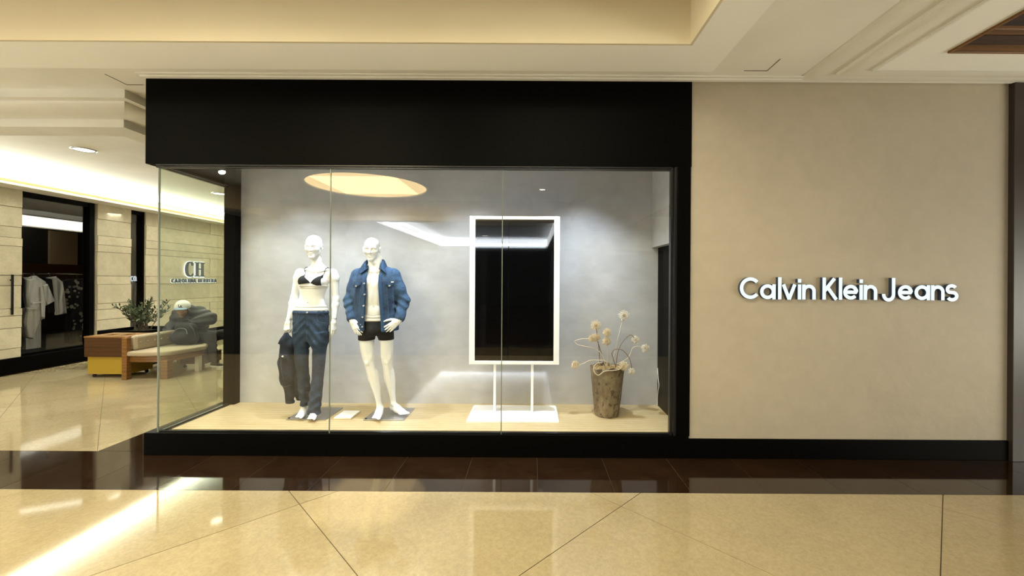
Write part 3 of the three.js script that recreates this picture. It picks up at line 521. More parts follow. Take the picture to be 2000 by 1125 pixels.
function ringBand(f, y0, y1, c, t, n = 96) {      // an elastic band round a body: radial march on f
  const pos = [], P = (a, y, o) => { let r = 0.4; const s = Math.sin(a), k = Math.cos(a); for (let i = 0; i < 60; i++) { const d = f(c[0] + s * r, y, c[1] + k * r); if (d < 0.0005) break; r -= Math.max(d * 0.7, 0.0005); if (r < 0.005) break; } r += o; return [c[0] + s * r, y, c[1] + k * r]; };
  const prof = [[y0, -0.004], [y0 + 0.001, t * 0.8], [lerp(y0, y1, 0.3), t], [lerp(y0, y1, 0.7), t], [y1 - 0.001, t * 0.8], [y1, -0.004]], idx = [];
  for (let i = 0; i <= n; i++) for (const [y, o] of prof) pos.push(...P(i / n * Math.PI * 2, y, o));
  const k = prof.length; for (let i = 0; i < n; i++) for (let j = 0; j + 1 < k; j++) { const a = i * k + j, b = (i + 1) * k + j; idx.push(a, b, b + 1, a, b + 1, a + 1); }
  const g = new THREE.BufferGeometry(); g.setAttribute('position', new THREE.Float32BufferAttribute(pos, 3)); g.setIndex(idx); g.computeVertexNormals();
  const uv = []; for (let i = 0; i < pos.length; i += 3) uv.push(pos[i], pos[i + 1]); g.setAttribute('uv', new THREE.Float32BufferAttribute(uv, 2)); return g;
}
const S3 = (x, y, z) => Math.sin(x) * Math.cos(y) + Math.sin(y * 1.3 + z) * Math.cos(z * 0.7 + x * 0.6);   // soft waves for cloth
// ---------------------------------------------------------------- denim
const denimBump = tex(256, [0.05, 0.05], false, (u, v) => gray(0.5 + 0.25 * Math.sin(2 * Math.PI * (u * 30 + v * 30)) + 0.25 * (N2(u * 60, v * 60, 60) - 0.5)));
const denimMap = tex(512, [0.35, 0.35], true, (u, v) => { const a = fbm(N1, u, v, 10, 5), w = N2(u * 256, v * 32, 256), t = N3(u * 40, v * 256, 256); return gray(clamp(0.62 + 0.30 * a + 0.22 * (w - 0.5) + 0.12 * (t - 0.5), 0, 1)); });
const denim = (r, g, b) => std({ color: lin(r, g, b), roughness: 0.85, map: denimMap, bumpMap: denimBump, bumpScale: 0.0012 });
M.jeans = std({ color: lin(1, 1, 1), roughness: 0.85, map: denimMap, bumpMap: denimBump, bumpScale: 0.0012, vertexColors: true });
M.thread = std({ color: lin(0.16, 0.20, 0.28), roughness: 0.8 });
M.denimDark = denim(0.018, 0.035, 0.075);
M.denimBlue = denim(0.045, 0.12, 0.27);
M.denimBand = denim(0.035, 0.07, 0.135);
M.button = std({ color: lin(0.62, 0.63, 0.66), roughness: 0.35, metalness: 0.4 });
M.elastic = std({ color: lin(0.74, 0.73, 0.71), roughness: 0.8 });
const rivet = (f, x, y, r, mat, t = 0.004) => { const p = onto(f, x, y, 0.35, 0); return new THREE.CylinderGeometry(r * 0.85, r, t, 16).rotateX(Math.PI / 2).translate(p[0], p[1], p[2] + t * 0.4); };
const placed = (g) => g;
// ---------------------------------------------------------------- woman mannequin
{
  const t = thing('mannequin', 'glossy white female mannequin in a black bra and dark blue jeans', 'mannequin', [-2.225, 0.2, -4.2]);
  const torso = loft([[1.55, .055, -.022, .048, .045], [1.515, .053, -.022, .085, .050], [1.488, .052, -.02, .130, .056], [1.45, .047, -.016, .154, .068], [1.40, .040, -.010, .148, .088], [1.34, .029, 0, .136, .098], [1.28, .018, 0, .126, .090], [1.215, .010, .004, .119, .080], [1.15, .002, .008, .138, .086], [1.08, -.004, .004, .160, .098], [.98, .004, 0, .172, .104], [.90, .008, -.004, .160, .095], [.84, .01, 0, .12, .08]], .03);
  const bust = union([ell([-.030, 1.368, .074], [.056, .058, .050], -.15), ell([.102, 1.362, .070], [.056, .060, .052], -.35)], .012);
  const arms = union([cone([-.120, 1.452, -.012], [-.140, 1.40, -.01], .048, .041), cone([-.138, 1.41, -.01], [-.172, 1.205, .0], .040, .032), cone([-.172, 1.205, .0], [-.180, 1.15, .01], .032, .034), cone([-.180, 1.15, .01], [-.194, .975, .06], .034, .0215),
    cone([.205, 1.452, -.018], [.226, 1.40, -.02], .048, .041), cone([.224, 1.41, -.02], [.236, 1.19, -.03], .040, .032), cone([.236, 1.19, -.03], [.236, 1.13, -.02], .032, .034), cone([.236, 1.13, -.02], [.244, .975, .03], .033, .0215)], .02);
  const legs = union([cone([-.07, .86, 0], [-.082, .5, .0], .065, .040), cone([-.082, .5, .0], [-.066, .1, -.01], .040, .029), cone([.09, .86, 0], [.092, .5, .035], .065, .040), cone([.092, .5, .035], [.060, .09, .045], .040, .030)], .015);
  const neck = union([cone([.055, 1.48, -.022], [.046, 1.63, .004], .047, .041), cone([.055, 1.485, .045], [.020, 1.60, .01], .012, .016), cone([.085, 1.487, .042], [.078, 1.60, -.008], .012, .014)], .03);
  const clav = union([cone([.058, 1.462, .056], [-.07, 1.490, .026], .007, .005), cone([.092, 1.462, .056], [.19, 1.490, .020], .007, .005)], .006);
  const feet = union([footSDF([-.084, .030, -.05], [-.050, .016, .135], .94), footSDF([.038, .034, .0], [.108, .012, .195], .94)], .004);
  const navel = ell([.012, 1.152, .094], [.006, .009, .014]), ribs = union([cone([-.09, 1.275, .075], [-.02, 1.305, .105], .012, .012), cone([.12, 1.27, .075], [.05, 1.305, .105], .012, .012)], .02);
  const hLopt = { scale: .93, curl: [1.05, 1.1, 1.1, 1.1], thumbOut: .55, thumbCurl: .9, side: 1, splay: .02 }, hRopt = { scale: .93, curl: [.22, .3, .36, .42], thumbOut: .45, thumbCurl: .5, side: 1, splay: .03 };
  const skin = (x, y, z) => {
    let d = smin(torso(x, y, z), bust(x, y, z), .022); d = smin(d, arms(x, y, z), .035); d = smin(d, neck(x, y, z), .03); d = smin(d, clav(x, y, z), .012);
    d = smin(d, legs(x, y, z), .03); d = smin(d, feet(x, y, z), .02); return smax(d, -navel(x, y, z), .008);
  };
  const trunk = (x, y, z) => smin(torso(x, y, z), bust(x, y, z), .022);
  const head = headGeometry({ jaw: .88, brow: .85, nose: .9, lips: 1.0, cheek: 1 }, frameOf([.038, 1.600, .018], .12, .10, .03));
  const handL = handGeometry([-.194, .975, .062], [-.10, -1, .12], [-.25, .1, 1], hLopt), handR = handGeometry([.244, .975, .03], [.06, -1, .12], [.85, .1, .35], hRopt);
  part('body', [sdfMesh(skin, [-.30, .0, -.17], [.32, 1.68, .25], .0072), head, handL, handR].map((g) => { g.deleteAttribute('color'); return g; }), M.mannequin, t);
  for (const [a, b] of [[[-.1915, .998, .053], [-.192, .994, .054]], [[.2432, .998, .024], [.2434, .994, .025]]]) part('wrist_joint', rod(a, b, .0265, 24), M.steel, t);
  // bra
  const cup = (side) => (u) => { const L0 = side < 0; const xA = L0 ? -.094 : .044, xB = L0 ? .040 : .147, x = lerp(xA, xB, u), apex = L0 ? -.034 : .142, top = 1.437, base = L0 ? lerp(1.335, 1.352, u) : lerp(1.352, 1.318, u); const k = x < apex ? clamp((x - xA) / (apex - xA), 0, 1) : clamp((xB - x) / (xB - apex), 0, 1); const sideBase = L0 ? (x < apex ? 1.372 : 1.354) : (x < apex ? 1.354 : 1.365); return [[x, lerp(sideBase, top, Math.pow(k, .92))], [x, base]]; };
  const bra = new THREE.Group(); bra.name = 'bra'; bra.userData.label = 'black triangle bra with thin straps'; t.add(bra);
  for (const s of [-1, 1]) part('bra_cup', patch(skin, cup(s), .0045, .003, 34, 12), M.blackCloth, bra);
  const strap = (pts) => { const P = pts.map(([x, y]) => onto(skin, x, y, .35, .002)); return P; };
  part('bra_strap', tube([...strap([[-.034, 1.43], [-.042, 1.46], [-.050, 1.485]]), [-.058, 1.512, -.01], [-.062, 1.49, -.07], [-.05, 1.40, -.105]], .003, 24, 6), M.blackCloth, bra);
  part('bra_strap', tube([...strap([[.142, 1.43], [.150, 1.46], [.156, 1.485]]), [.157, 1.508, -.012], [.15, 1.49, -.07], [.12, 1.40, -.105]], .003, 24, 6), M.blackCloth, bra);
  part('underband', [ringBand(trunk, 1.316, 1.330, [.024, 0], .0062), ringBand(trunk, 1.300, 1.312, [.024, 0], .0062), ringBand(trunk, 1.309, 1.318, [.024, 0], .004)], M.elastic, bra);
  const under = new THREE.Group(); under.name = 'underwear'; t.add(under);
  part('waistband', [ringBand(trunk, 1.112, 1.128, [-.002, 0], .0065), ringBand(trunk, 1.076, 1.107, [-.002, 0], .008), ringBand(trunk, 1.062, 1.080, [-.002, 0], .006)], M.elastic, under);
  // jeans
  const pel = loft([[1.082, -.003, .004, .165, .110], [1.03, .0, .004, .170, .114], [.96, .006, .002, .177, .120], [.90, .009, 0, .179, .120], [.84, .010, 0, .172, .114], [.77, .010, 0, .14, .085]], .02, 2.2);
  const legL = loft([[.86, -.082, 0, .088, .104], [.76, -.084, 0, .086, .098], [.70, -.090, .003, .070, .072], [.66, -.092, .005, .067, .064], [.57, -.090, .008, .064, .060], [.46, -.080, .006, .058, .055], [.35, -.070, 0, .056, .055], [.27, -.066, -.006, .054, .06], [.19, -.062, -.006, .046, .052], [.12, -.058, -.004, .040, .046]], .008, 2.2);
  const legR = loft([[.86, .096, 0, .086, .104], [.76, .088, .01, .085, .098], [.70, .093, .015, .064, .072], [.66, .094, .02, .063, .062], [.57, .094, .03, .060, .058], [.46, .090, .035, .055, .056], [.35, .083, .038, .054, .055], [.22, .073, .045, .056, .058], [.12, .065, .050, .056, .060], [.055, .060, .052, .056, .061]], .006, 2.2);
  const wr = (x, y, z) => {                    // folds: fine near the hems, slanting near hip and knee
    const left = x < -.005, k = left ? sstep(.75 - y, .1, .62) : sstep(.66 - y, .05, .6), a = left ? 1 : -1;
    const f1 = Math.sin(y * 95 + a * x * 42 + 3.2 * S3(x * 9, y * 7, z * 8)), f2 = Math.sin(y * 55 - a * x * 60 + 2.5 * S3(y * 6, x * 11, z * 9 + 2));
    const hip = sstep(.26 - Math.hypot(x - .005, (y - .83) * .9), 0, .2) * Math.sin((y - .8) * 70 + Math.abs(x - .005) * 78 + 1.5 * S3(x * 12, y * 9, 1));
    return .0044 * k * (f1 * Math.abs(f1) + .6 * f2) + .0034 * hip + .0016 * S3(x * 22, y * 12, z * 20);
  };
  const jeansF = (x, y, z) => { let d = smin(pel(x, y, z), smin(legL(x, y, z), legR(x, y, z), .012), .022); return d + wr(x, y, z); };
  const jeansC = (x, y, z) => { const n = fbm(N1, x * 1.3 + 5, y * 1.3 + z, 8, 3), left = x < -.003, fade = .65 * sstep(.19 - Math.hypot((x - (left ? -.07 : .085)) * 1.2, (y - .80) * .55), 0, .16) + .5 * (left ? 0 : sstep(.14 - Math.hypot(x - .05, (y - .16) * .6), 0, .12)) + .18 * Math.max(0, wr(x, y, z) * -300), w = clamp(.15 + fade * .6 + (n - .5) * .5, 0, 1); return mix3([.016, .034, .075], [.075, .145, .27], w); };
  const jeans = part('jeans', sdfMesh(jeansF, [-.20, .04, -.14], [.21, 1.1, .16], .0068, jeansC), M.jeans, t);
  part('waistband', [ringBand(pel, 1.045, 1.085, [-.003, .004], .0045)], M.denimBand, jeans);
  for (const x of [-.08, .115, -.145, .150]) part('belt_loop', patch(pel, (u) => [[x - .006 + u * .012, 1.088], [x - .006 + u * .012, 1.035]], .003, .006, 3, 4), M.denimBand, jeans);
  part('button', rivet(pel, .024, 1.064, .0085, M.chrome, .016), M.button, jeans);
  part('fly', patch(jeansF, (u) => [[.018 + u * .03, 1.045], [.022 + u * .022, .90 + .03 * u]], .003, .0015, 5, 10), M.denimBand, jeans);
  part('stitching', [seam(jeansF, [[.046, 1.04], [.047, .97], [.038, .92], [.022, .90]]), seam(jeansF, [[-.060, 1.04], [-.072, 1.0], [-.11, .975], [-.155, .97]], .0012), seam(jeansF, [[.105, 1.04], [.110, .995], [.13, .968], [.170, .958]], .0012), seam(jeansF, [[.020, .895], [.018, .85], [.012, .79]])], M.thread, jeans);
  part('hem', [ringBand(legR, .056, .068, [.060, .052], .004, 48), ringBand(legL, .121, .131, [-.058, -.004], .004, 40)], M.denimBand, jeans);
  const plate = part('base_plate', bx(-.195, .195, 0, .012, -.29, .09, .002), M.steel, t);
  part('plate_bolt', new THREE.CylinderGeometry(.010, .010, .012, 12).translate(-.175, .016, .072), M.blackMetal, t);
}
// ---------------------------------------------------------------- dark denim jacket hanging from her hand
{
  const t = thing('denim_jacket', 'dark denim jacket hanging folded from the female mannequin\'s hand', 'jacket', [-2.199, 0.2, -4.2]);
  const a = loft([[.875, -.224, .085, .016, .016], [.84, -.228, .078, .026, .022], [.805, -.232, .062, .048, .034], [.765, -.246, .05, .068, .040], [.70, -.243, .045, .064, .046], [.63, -.246, .045, .067, .050], [.53, -.247, .042, .079, .056], [.43, -.240, .040, .075, .054], [.345, -.232, .038, .062, .048], [.318, -.226, .036, .054, .042], [.25, -.220, .035, .047, .036], [.15, -.212, .035, .036, .028]], .006, 2.3);
  const b = loft([[.78, -.195, .02, .03, .03], [.60, -.190, .015, .040, .034], [.42, -.178, .01, .040, .036], [.30, -.166, .0, .040, .034], [.168, -.142, -.006, .029, .026]], .006, 2.3);
  const collar = union([cone([-.316, .752, .06], [-.255, .80, .075], .012, .014), cone([-.312, .768, .05], [-.26, .806, .06], .010, .012)], .012), puff = ell([-.195, .745, .065], [.035, .05, .028], 0, -.3);
  const w = (x, y, z) => .0030 * Math.sin(y * 38 + x * 30 + 2.6 * S3(x * 13, y * 8, z * 9)) * sstep(y, .15, .4) + .0022 * S3(x * 42, y * 20, z * 30);
  const f = (x, y, z) => smin(smin(smin(a(x, y, z), b(x, y, z), .01), collar(x, y, z), .012), puff(x, y, z), .02) + w(x, y, z);
  const body = part('jacket_body', sdfMesh(f, [-.35, .13, -.06], [-.09, .86, .13], .006, (x, y, z) => mix3([.010, .017, .034], [.045, .085, .16], clamp(.1 + .55 * sstep(y, .70, .83) + .5 * (fbm(N1, x * 2, y * 2 + z, 8, 3) - .45) + Math.max(0, -w(x, y, z)) * 60, 0, 1))), M.jeans, t);
  part('pocket_flap', patch(f, (u) => [[-.306 + .098 * u, .650 - .012 * u], [-.303 + .098 * u, .622 - .018 * Math.sin(Math.PI * u) - .008 * u]], .004, .003, 12, 4), M.denimDark, t);
  part('button', rivet(f, -.248, .632, .010, M.whitePaint, .014), M.whitePaint, t);
  part('stitching', [seam(f, [[-.308, .60], [-.302, .47], [-.292, .36]]), seam(f, [[-.274, .61], [-.262, .5], [-.248, .40]]), seam(f, [[-.292, .345], [-.24, .328], [-.185, .345]]), seam(f, [[-.304, .654], [-.255, .648], [-.21, .64]])], M.thread, t);
  part('cuff', [ringBand(a, .152, .178, [-.212, .035], .0035, 40)], M.denimDark, t);
}
// ---------------------------------------------------------------- man mannequin
{
  const t = thing('mannequin', 'glossy white male mannequin in an open blue denim jacket and black trunks', 'mannequin', [-1.46, 0.2, -4.2]);
  const torso = loft([[1.56, -.13, -.03, .060, .055], [1.525, -.13, -.03, .10, .062], [1.50, -.13, -.028, .14, .070], [1.44, -.133, -.018, .18, .092], [1.36, -.136, -.004, .182, .108], [1.27, -.137, 0, .168, .104], [1.18, -.137, .002, .152, .096], [1.10, -.136, .002, .146, .094], [1.02, -.134, .0, .152, .1], [.92, -.124, -.002, .160, .102], [.87, -.118, 0, .13, .09]], .03);
  const muscle = union([ell([-.176, 1.372, .074], [.066, .044, .036], .0), ell([-.046, 1.372, .060], [.062, .044, .036], -.4)], .006);
  const abs = union([ell([-.138, 1.21, .078], [.028, .075, .022]), ell([-.068, 1.21, .070], [.028, .075, .022]), ell([-.138, 1.08, .082], [.03, .05, .02]), ell([-.068, 1.08, .074], [.03, .05, .02])], .008), navel = ell([-.100, 1.117, .100], [.006, .009, .016]);
  const arms = union([cone([-.295, 1.44, -.02], [-.365, 1.17, -.02], .052, .040), cone([-.365, 1.17, -.02], [-.317, .985, .085], .040, .027), cone([.045, 1.44, -.02], [.155, 1.19, -.02], .052, .040), cone([.155, 1.19, -.02], [.148, .99, .085], .040, .027)], .02);
  const neck = union([cone([-.128, 1.48, -.03], [-.128, 1.63, .0], .062, .056), cone([-.130, 1.485, .045], [-.182, 1.61, .01], .013, .018), cone([-.090, 1.485, .042], [-.070, 1.61, .0], .013, .018), ell([-.116, 1.555, .046], [.010, .014, .012])], .03);
  const clav = union([cone([-.130, 1.468, .064], [-.25, 1.495, .030], .008, .006), cone([-.09, 1.468, .060], [.03, 1.495, .024], .008, .006)], .006);
  const legs = union([
    loft([[.86, -.205, -.01, .082, .09], [.77, -.207, -.01, .070, .082], [.68, -.198, 0, .064, .072], [.60, -.184, .008, .054, .060], [.555, -.175, .012, .048, .052], [.50, -.163, .008, .046, .050], [.42, -.142, -.008, .052, .058], [.34, -.124, -.014, .047, .054], [.24, -.102, -.016, .034, .04], [.15, -.085, -.016, .0265, .033], [.09, -.074, -.016, .029, .036]], .02),
    loft([[.86, -0.031, -.03, .082, .09], [.77, -0.017, -.035, .063, .082], [.68, -0.015, -.04, .060, .074], [.60, -0.015, -.045, .056, .062], [.555, -0.015, -.05, .053, .054], [.50, -0.012, -.06, .048, .052], [.42, -0.007, -.085, .053, .058], [.34, 0.001, -.098, .049, .054], [.24, 0.012, -.110, .036, .04], [.15, 0.025, -.115, .0275, .033], [.09, 0.031, -.115, .03, .036]], .02),
    ell([-.176, .560, .058], [.021, .026, .017]), ell([-.004, .562, .000], [.022, .026, .017])], .016);
  const legDetail = union([cone([-.172, .525, .050], [-.088, .16, .014], .010, .006), cone([.004, .525, -.008], [.032, .16, -.086], .010, .006), ell([-.150, .62, .038], [.020, .045, .022]), ell([-.215, .64, .030], [.018, .055, .022]), ell([.024, .63, -.012], [.019, .05, .022]), ell([-.044, .625, -.008], [.019, .045, .022]), ell([-.118, .41, -.02], [.026, .075, .035]), ell([-.176, .43, -.01], [.018, .07, .03]), ell([.022, .42, -.085], [.020, .07, .03]), ell([-.036, .40, -.095], [.026, .075, .035])], .01);
  const feet = union([footSDF([-.090, .030, -.085], [-.050, .014, .160], 1.04), footSDF([.004, .028, -.155], [.200, .014, -.020], 1.04)], .004);
  const hL = { scale: 1.0, curl: [.16, .16, .18, .2], thumbOut: 1.0, thumbCurl: -.1, side: -1, splay: .09 }, hR = { scale: 1.0, curl: [.16, .16, .18, .2], thumbOut: 1.0, thumbCurl: -.1, side: 1, splay: .09 };
  const skin = (x, y, z) => {
    let d = smin(torso(x, y, z), muscle(x, y, z), .022); d = smin(d, abs(x, y, z), .025); d = smin(d, arms(x, y, z), .035); d = smin(d, neck(x, y, z), .035); d = smin(d, clav(x, y, z), .02);
    d = smin(d, smin(legs(x, y, z), legDetail(x, y, z), .012), .03); d = smin(d, feet(x, y, z), .022); return smax(d, -navel(x, y, z), .008);
  };
  const head = headGeometry({ jaw: 1.08, brow: 1.25, nose: 1.12, lips: 1, cheek: 1.1 }, frameOf([-.150, 1.58, .020], .17, .10, 0));
  const handL = handGeometry([-.317, .985, .088], [.62, -1, .25], [-.35, -.05, 1], hL), handR = handGeometry([.148, .99, .088], [-.85, -.72, .28], [.35, -.05, 1], hR);
  part('body', [sdfMesh(skin, [-.44, .0, -.20], [.25, 1.70, .20], .0072), head, handL, handR], M.mannequin, t);
  // trunks
  const tr = new THREE.Group(); tr.name = 'trunks'; tr.userData.label = 'black trunks with a white waistband'; t.add(tr);
  const pel = loft([[.985, -.130, 0, .160, .108], [.92, -.124, 0, .172, .116], [.88, -.120, 0, .170, .114], [.835, -.118, 0, .14, .098]], .02), tl = loft([[.88, -.205, -.006, .088, .106], [.783, -.208, -.008, .079, .092]], .006), tR = loft([[.88, -.030, -.024, .085, .106], [.783, -.020, -.034, .073, .092]], .006), bulge = ell([-.118, .885, .085], [.045, .05, .04]);
  const trunksF = (x, y, z) => smin(smin(smin(pel(x, y, z), tl(x, y, z), .03), tR(x, y, z), .03), bulge(x, y, z), .03) + .0012 * S3(x * 40, y * 30, z * 20);
  part('trunks_cloth', sdfMesh(trunksF, [-.32, .775, -.15], [.09, 1.0, .15], .006), M.blackCloth, tr);
  part('waistband', [ringBand(torso, .978, 1.008, [-.134, 0], .010), ringBand(torso, 1.010, 1.036, [-.134, 0], .009), ringBand(torso, 1.038, 1.050, [-.134, 0], .007)], M.elastic, tr);
  // jacket
  const shell = loft([[1.535, -.13, -.035, .080, .070], [1.505, -.128, -.03, .165, .085], [1.475, -.125, -.025, .205, .10], [1.42, -.126, -.012, .222, .122], [1.34, -.127, 0, .224, .134], [1.2, -.122, .004, .220, .136], [1.05, -.112, .005, .214, .136], [.95, -.104, .005, .211, .134], [.88, -.100, .005, .210, .134]], .012, 2.4);
  const sl = union([cone([-.292, 1.425, -.015], [-.335, 1.30, -.015], .080, .074), cone([-.335, 1.30, -.015], [-.368, 1.17, -.012], .072, .067), cone([-.368, 1.17, -.012], [-.325, 1.012, .07], .066, .050)], .03);
  const sr = union([cone([.050, 1.425, -.015], [.104, 1.30, -.015], .080, .068), cone([.104, 1.30, -.015], [.158, 1.18, -.015], .066, .061), cone([.158, 1.18, -.015], [.152, 1.018, .07], .060, .050)], .03);
  const xl = (y) => y > 1.26 ? lerp(-.155, -.170, clamp((y - 1.26) / .22, 0, 1)) : lerp(-.155, -.180, clamp((1.26 - y) / .35, 0, 1)), xr = (y) => y > 1.26 ? lerp(-.040, -.054, clamp((y - 1.26) / .22, 0, 1)) : lerp(-.040, -.010, clamp((1.26 - y) / .35, 0, 1));
  const folds = (x, y, z) => { const armL = sstep(-.29 - x, 0, .05), armR = sstep(x - .06, 0, .05), e = Math.exp(-(((y - 1.13) / .09) ** 2)); return .0055 * e * (armL + armR) * Math.sin(y * 80 + (x < -.1 ? -1 : 1) * x * 55 + 2 * S3(x * 10, y * 8, z * 12)) + .0022 * S3(x * 26, y * 15, z * 24) + .0016 * Math.sin(x * 60 + 2 * S3(x * 8, y * 5, 0)) * sstep(1.35 - y, 0, .2); };
  const inner = (x, y, z) => Math.max(shell(x, y, z) + .011, -(z + .2));
  const outer = (x, y, z) => smin(shell(x, y, z), smin(sl(x, y, z), sr(x, y, z), .002), .012) + folds(x, y, z);
  const jacketF = (x, y, z) => {
    let d = outer(x, y, z);
    const inShell = y < 1.49 ? inner(x, Math.max(y, .90), z) : 1;
    const inArm = Math.min(sl(x, y, z), sr(x, y, z)) + .03;               // the sleeves stay closed towards the body
    if (y < 1.49) d = Math.max(d, -Math.max(inShell, -Math.max(0, -inArm - .02)));
    const gap = Math.max(xl(y) - x, x - xr(y), -(z - .0)); d = Math.max(d, -gap);
    const cuff = union([cone([-.322, 1.0, .076], [-.306, .94, .10], .034, .034), cone([.150, 1.006, .076], [.128, .95, .10], .034, .034)], .001); return Math.max(d, -cuff(x, y, z), 1.0 - 2 * 0 - y - 2);
  };
  const jC = (x, y, z) => { const n = fbm(N1, x * 1.7 + 3, y * 1.7 + z, 8, 4), paleSleeve = (x < -.27 || x > .07) ? .28 : 0, yoke = sstep(y, 1.36, 1.42) * .22; return mix3([.020, .055, .14], [.11, .24, .46], clamp(.18 + paleSleeve + yoke + (n - .5) * .6 + Math.max(0, -folds(x, y, z)) * 45, 0, 1)); };  // paler sleeves, yoke and fold ridges over uneven denim
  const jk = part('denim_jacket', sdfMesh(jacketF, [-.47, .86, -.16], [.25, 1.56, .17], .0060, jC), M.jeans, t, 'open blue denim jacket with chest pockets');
  part('placket', patch(outer, (u) => [[xl(1.44) - .034 + u * .034, 1.44], [xl(.89) - .034 + u * .034, .888]], .004, .0015, 5, 26), M.denimBlue, jk);
  part('placket', patch(outer, (u) => [[xr(1.44) + u * .034, 1.44], [xr(.89) + u * .034, .888]], .004, .0015, 5, 26), M.denimBlue, jk);
  part('hem_band', patch(outer, (u) => [[lerp(-.285, xl(.9), u), .918], [lerp(-.285, xl(.9), u), .879]], .004, .002, 12, 4), M.denimBlue, jk);
  part('hem_band', patch(outer, (u) => [[lerp(xr(.9), .088, u), .918], [lerp(xr(.9), .088, u), .879]], .004, .002, 12, 4), M.denimBlue, jk);
  for (const y of [1.352, 1.245, 1.135, 1.025, .93]) part('button', rivet(outer, xl(y) - .016, y, .0085, M.steel, .018), M.button, jk);
  const flap = (x0, x1, y0, y1, dip) => (u) => [[lerp(x0, x1, u), lerp(y0, y1, u)], [lerp(x0, x1, u), lerp(y0, y1, u) - .026 - dip * (1 - Math.abs(2 * u - 1))]];
  part('pocket_flap', patch(outer, flap(-.308, -.212, 1.372, 1.366, .034), .0045, .004, 16, 5), M.denimBlue, jk); part('pocket_flap', patch(outer, flap(.024, .088, 1.372, 1.366, .030), .0045, .004, 16, 5), M.denimBlue, jk);
  part('button', rivet(outer, -.260, 1.326, .0085, M.chrome, .022), M.button, jk); part('button', rivet(outer, .056, 1.330, .0085, M.chrome, .022), M.button, jk);
  part('brand_tab', patch(outer, (u) => [[.066 + u * .020, 1.372], [.066 + u * .020, 1.362]], .002, .010, 3, 2), M.whitePaint, jk, 'small white tab on the pocket flap');
  part('stitching', [seam(outer, [[-.325, 1.378], [-.26, 1.376], [-.192, 1.374]], .0011), seam(outer, [[-.014, 1.376], [.04, 1.376], [.092, 1.374]], .0011), seam(outer, [[-.216, 1.33], [-.222, 1.2], [-.228, 1.06], [-.226, .93]]), seam(outer, [[.034, 1.33], [.042, 1.2], [.050, 1.06], [.052, .93]]), seam(outer, [[-.296, 1.30], [-.288, 1.18], [-.280, 1.05]]), seam(outer, [[.078, 1.31], [.082, 1.2], [.084, 1.06]])], M.thread, jk);
  const col = (s) => { const c = -.130, K = (a, y, z) => [c + s * a, y, z]; return sheet([[K(.0, 1.560, -.085), K(.048, 1.568, -.068), K(.069, 1.572, -.02), K(.070, 1.545, .03), K(.052 + s * .022, 1.492, .072)], [K(.0, 1.590, -.098), K(.055, 1.594, -.078), K(.082, 1.588, -.02), K(.085, 1.552, .040), K(.066 + s * .026, 1.494, .085)], [K(.0, 1.545, -.118), K(.078, 1.540, -.092), K(.118, 1.520, -.02), K(.132, 1.478, .060), K(.128 + s * .030, 1.446, .104)]], .006, 22); };
  for (const s of [-1, 1]) part('collar', col(s), M.denimBlue, jk);
  part('base_plate', bx(-.20, .20, 0, .012, -.29, .09, .002), M.steel, t);
  part('plate_bolt', new THREE.CylinderGeometry(.010, .010, .012, 12).translate(-.18, .016, .072), M.blackMetal, t);
}
// ---------------------------------------------------------------- digital screen on its stand
{
  const t = thing('display_screen', 'tall black switched-off screen in a white frame on a white floor stand', 'screen', [-0.184, 0.2, -4.31]);
  part('base_plate', [bx(-.452, .452, 0, .022, -.25, .25, .004), bx(-.44, .44, .022, .030, -.24, .24, .003)], M.whitePaint, t);
  for (const x of [-.20, .187]) part('post', bx(x - .013, x + .013, .028, .56, -.03, .006, .003), M.whitePaint, t);
  part('housing', bx(-.46, .46, .53, 2.046, -.03, .028, .004), M.whitePaint, t);
  part('frame', [bx(-.462, -.404, .528, 2.048, .02, .036, .003), bx(.404, .462, .528, 2.048, .02, .036, .003), bx(-.404, .404, 2.014, 2.048, .02, .036, .003), bx(-.404, .404, .528, .565, .02, .036, .003)], M.whitePaint, t);
  part('screen_panel', bx(-.405, .405, .564, 2.015, .022, .0305), M.screen, t);
}
// ---------------------------------------------------------------- small white card holder
{
  const t = thing('info_plaque', 'small white rectangular plaque lying on the plywood between the two mannequins', 'plaque', [-1.875, 0.2, -4.245]);
  part('plaque_base', bx(-.088, .088, 0, .014, -.115, .115, .003), std({ color: lin(.62, .52, .36), roughness: .5 }), t);
  part('card', bx(-.085, .085, .014, .022, -.112, .112, .003), M.whitePaint, t);
}
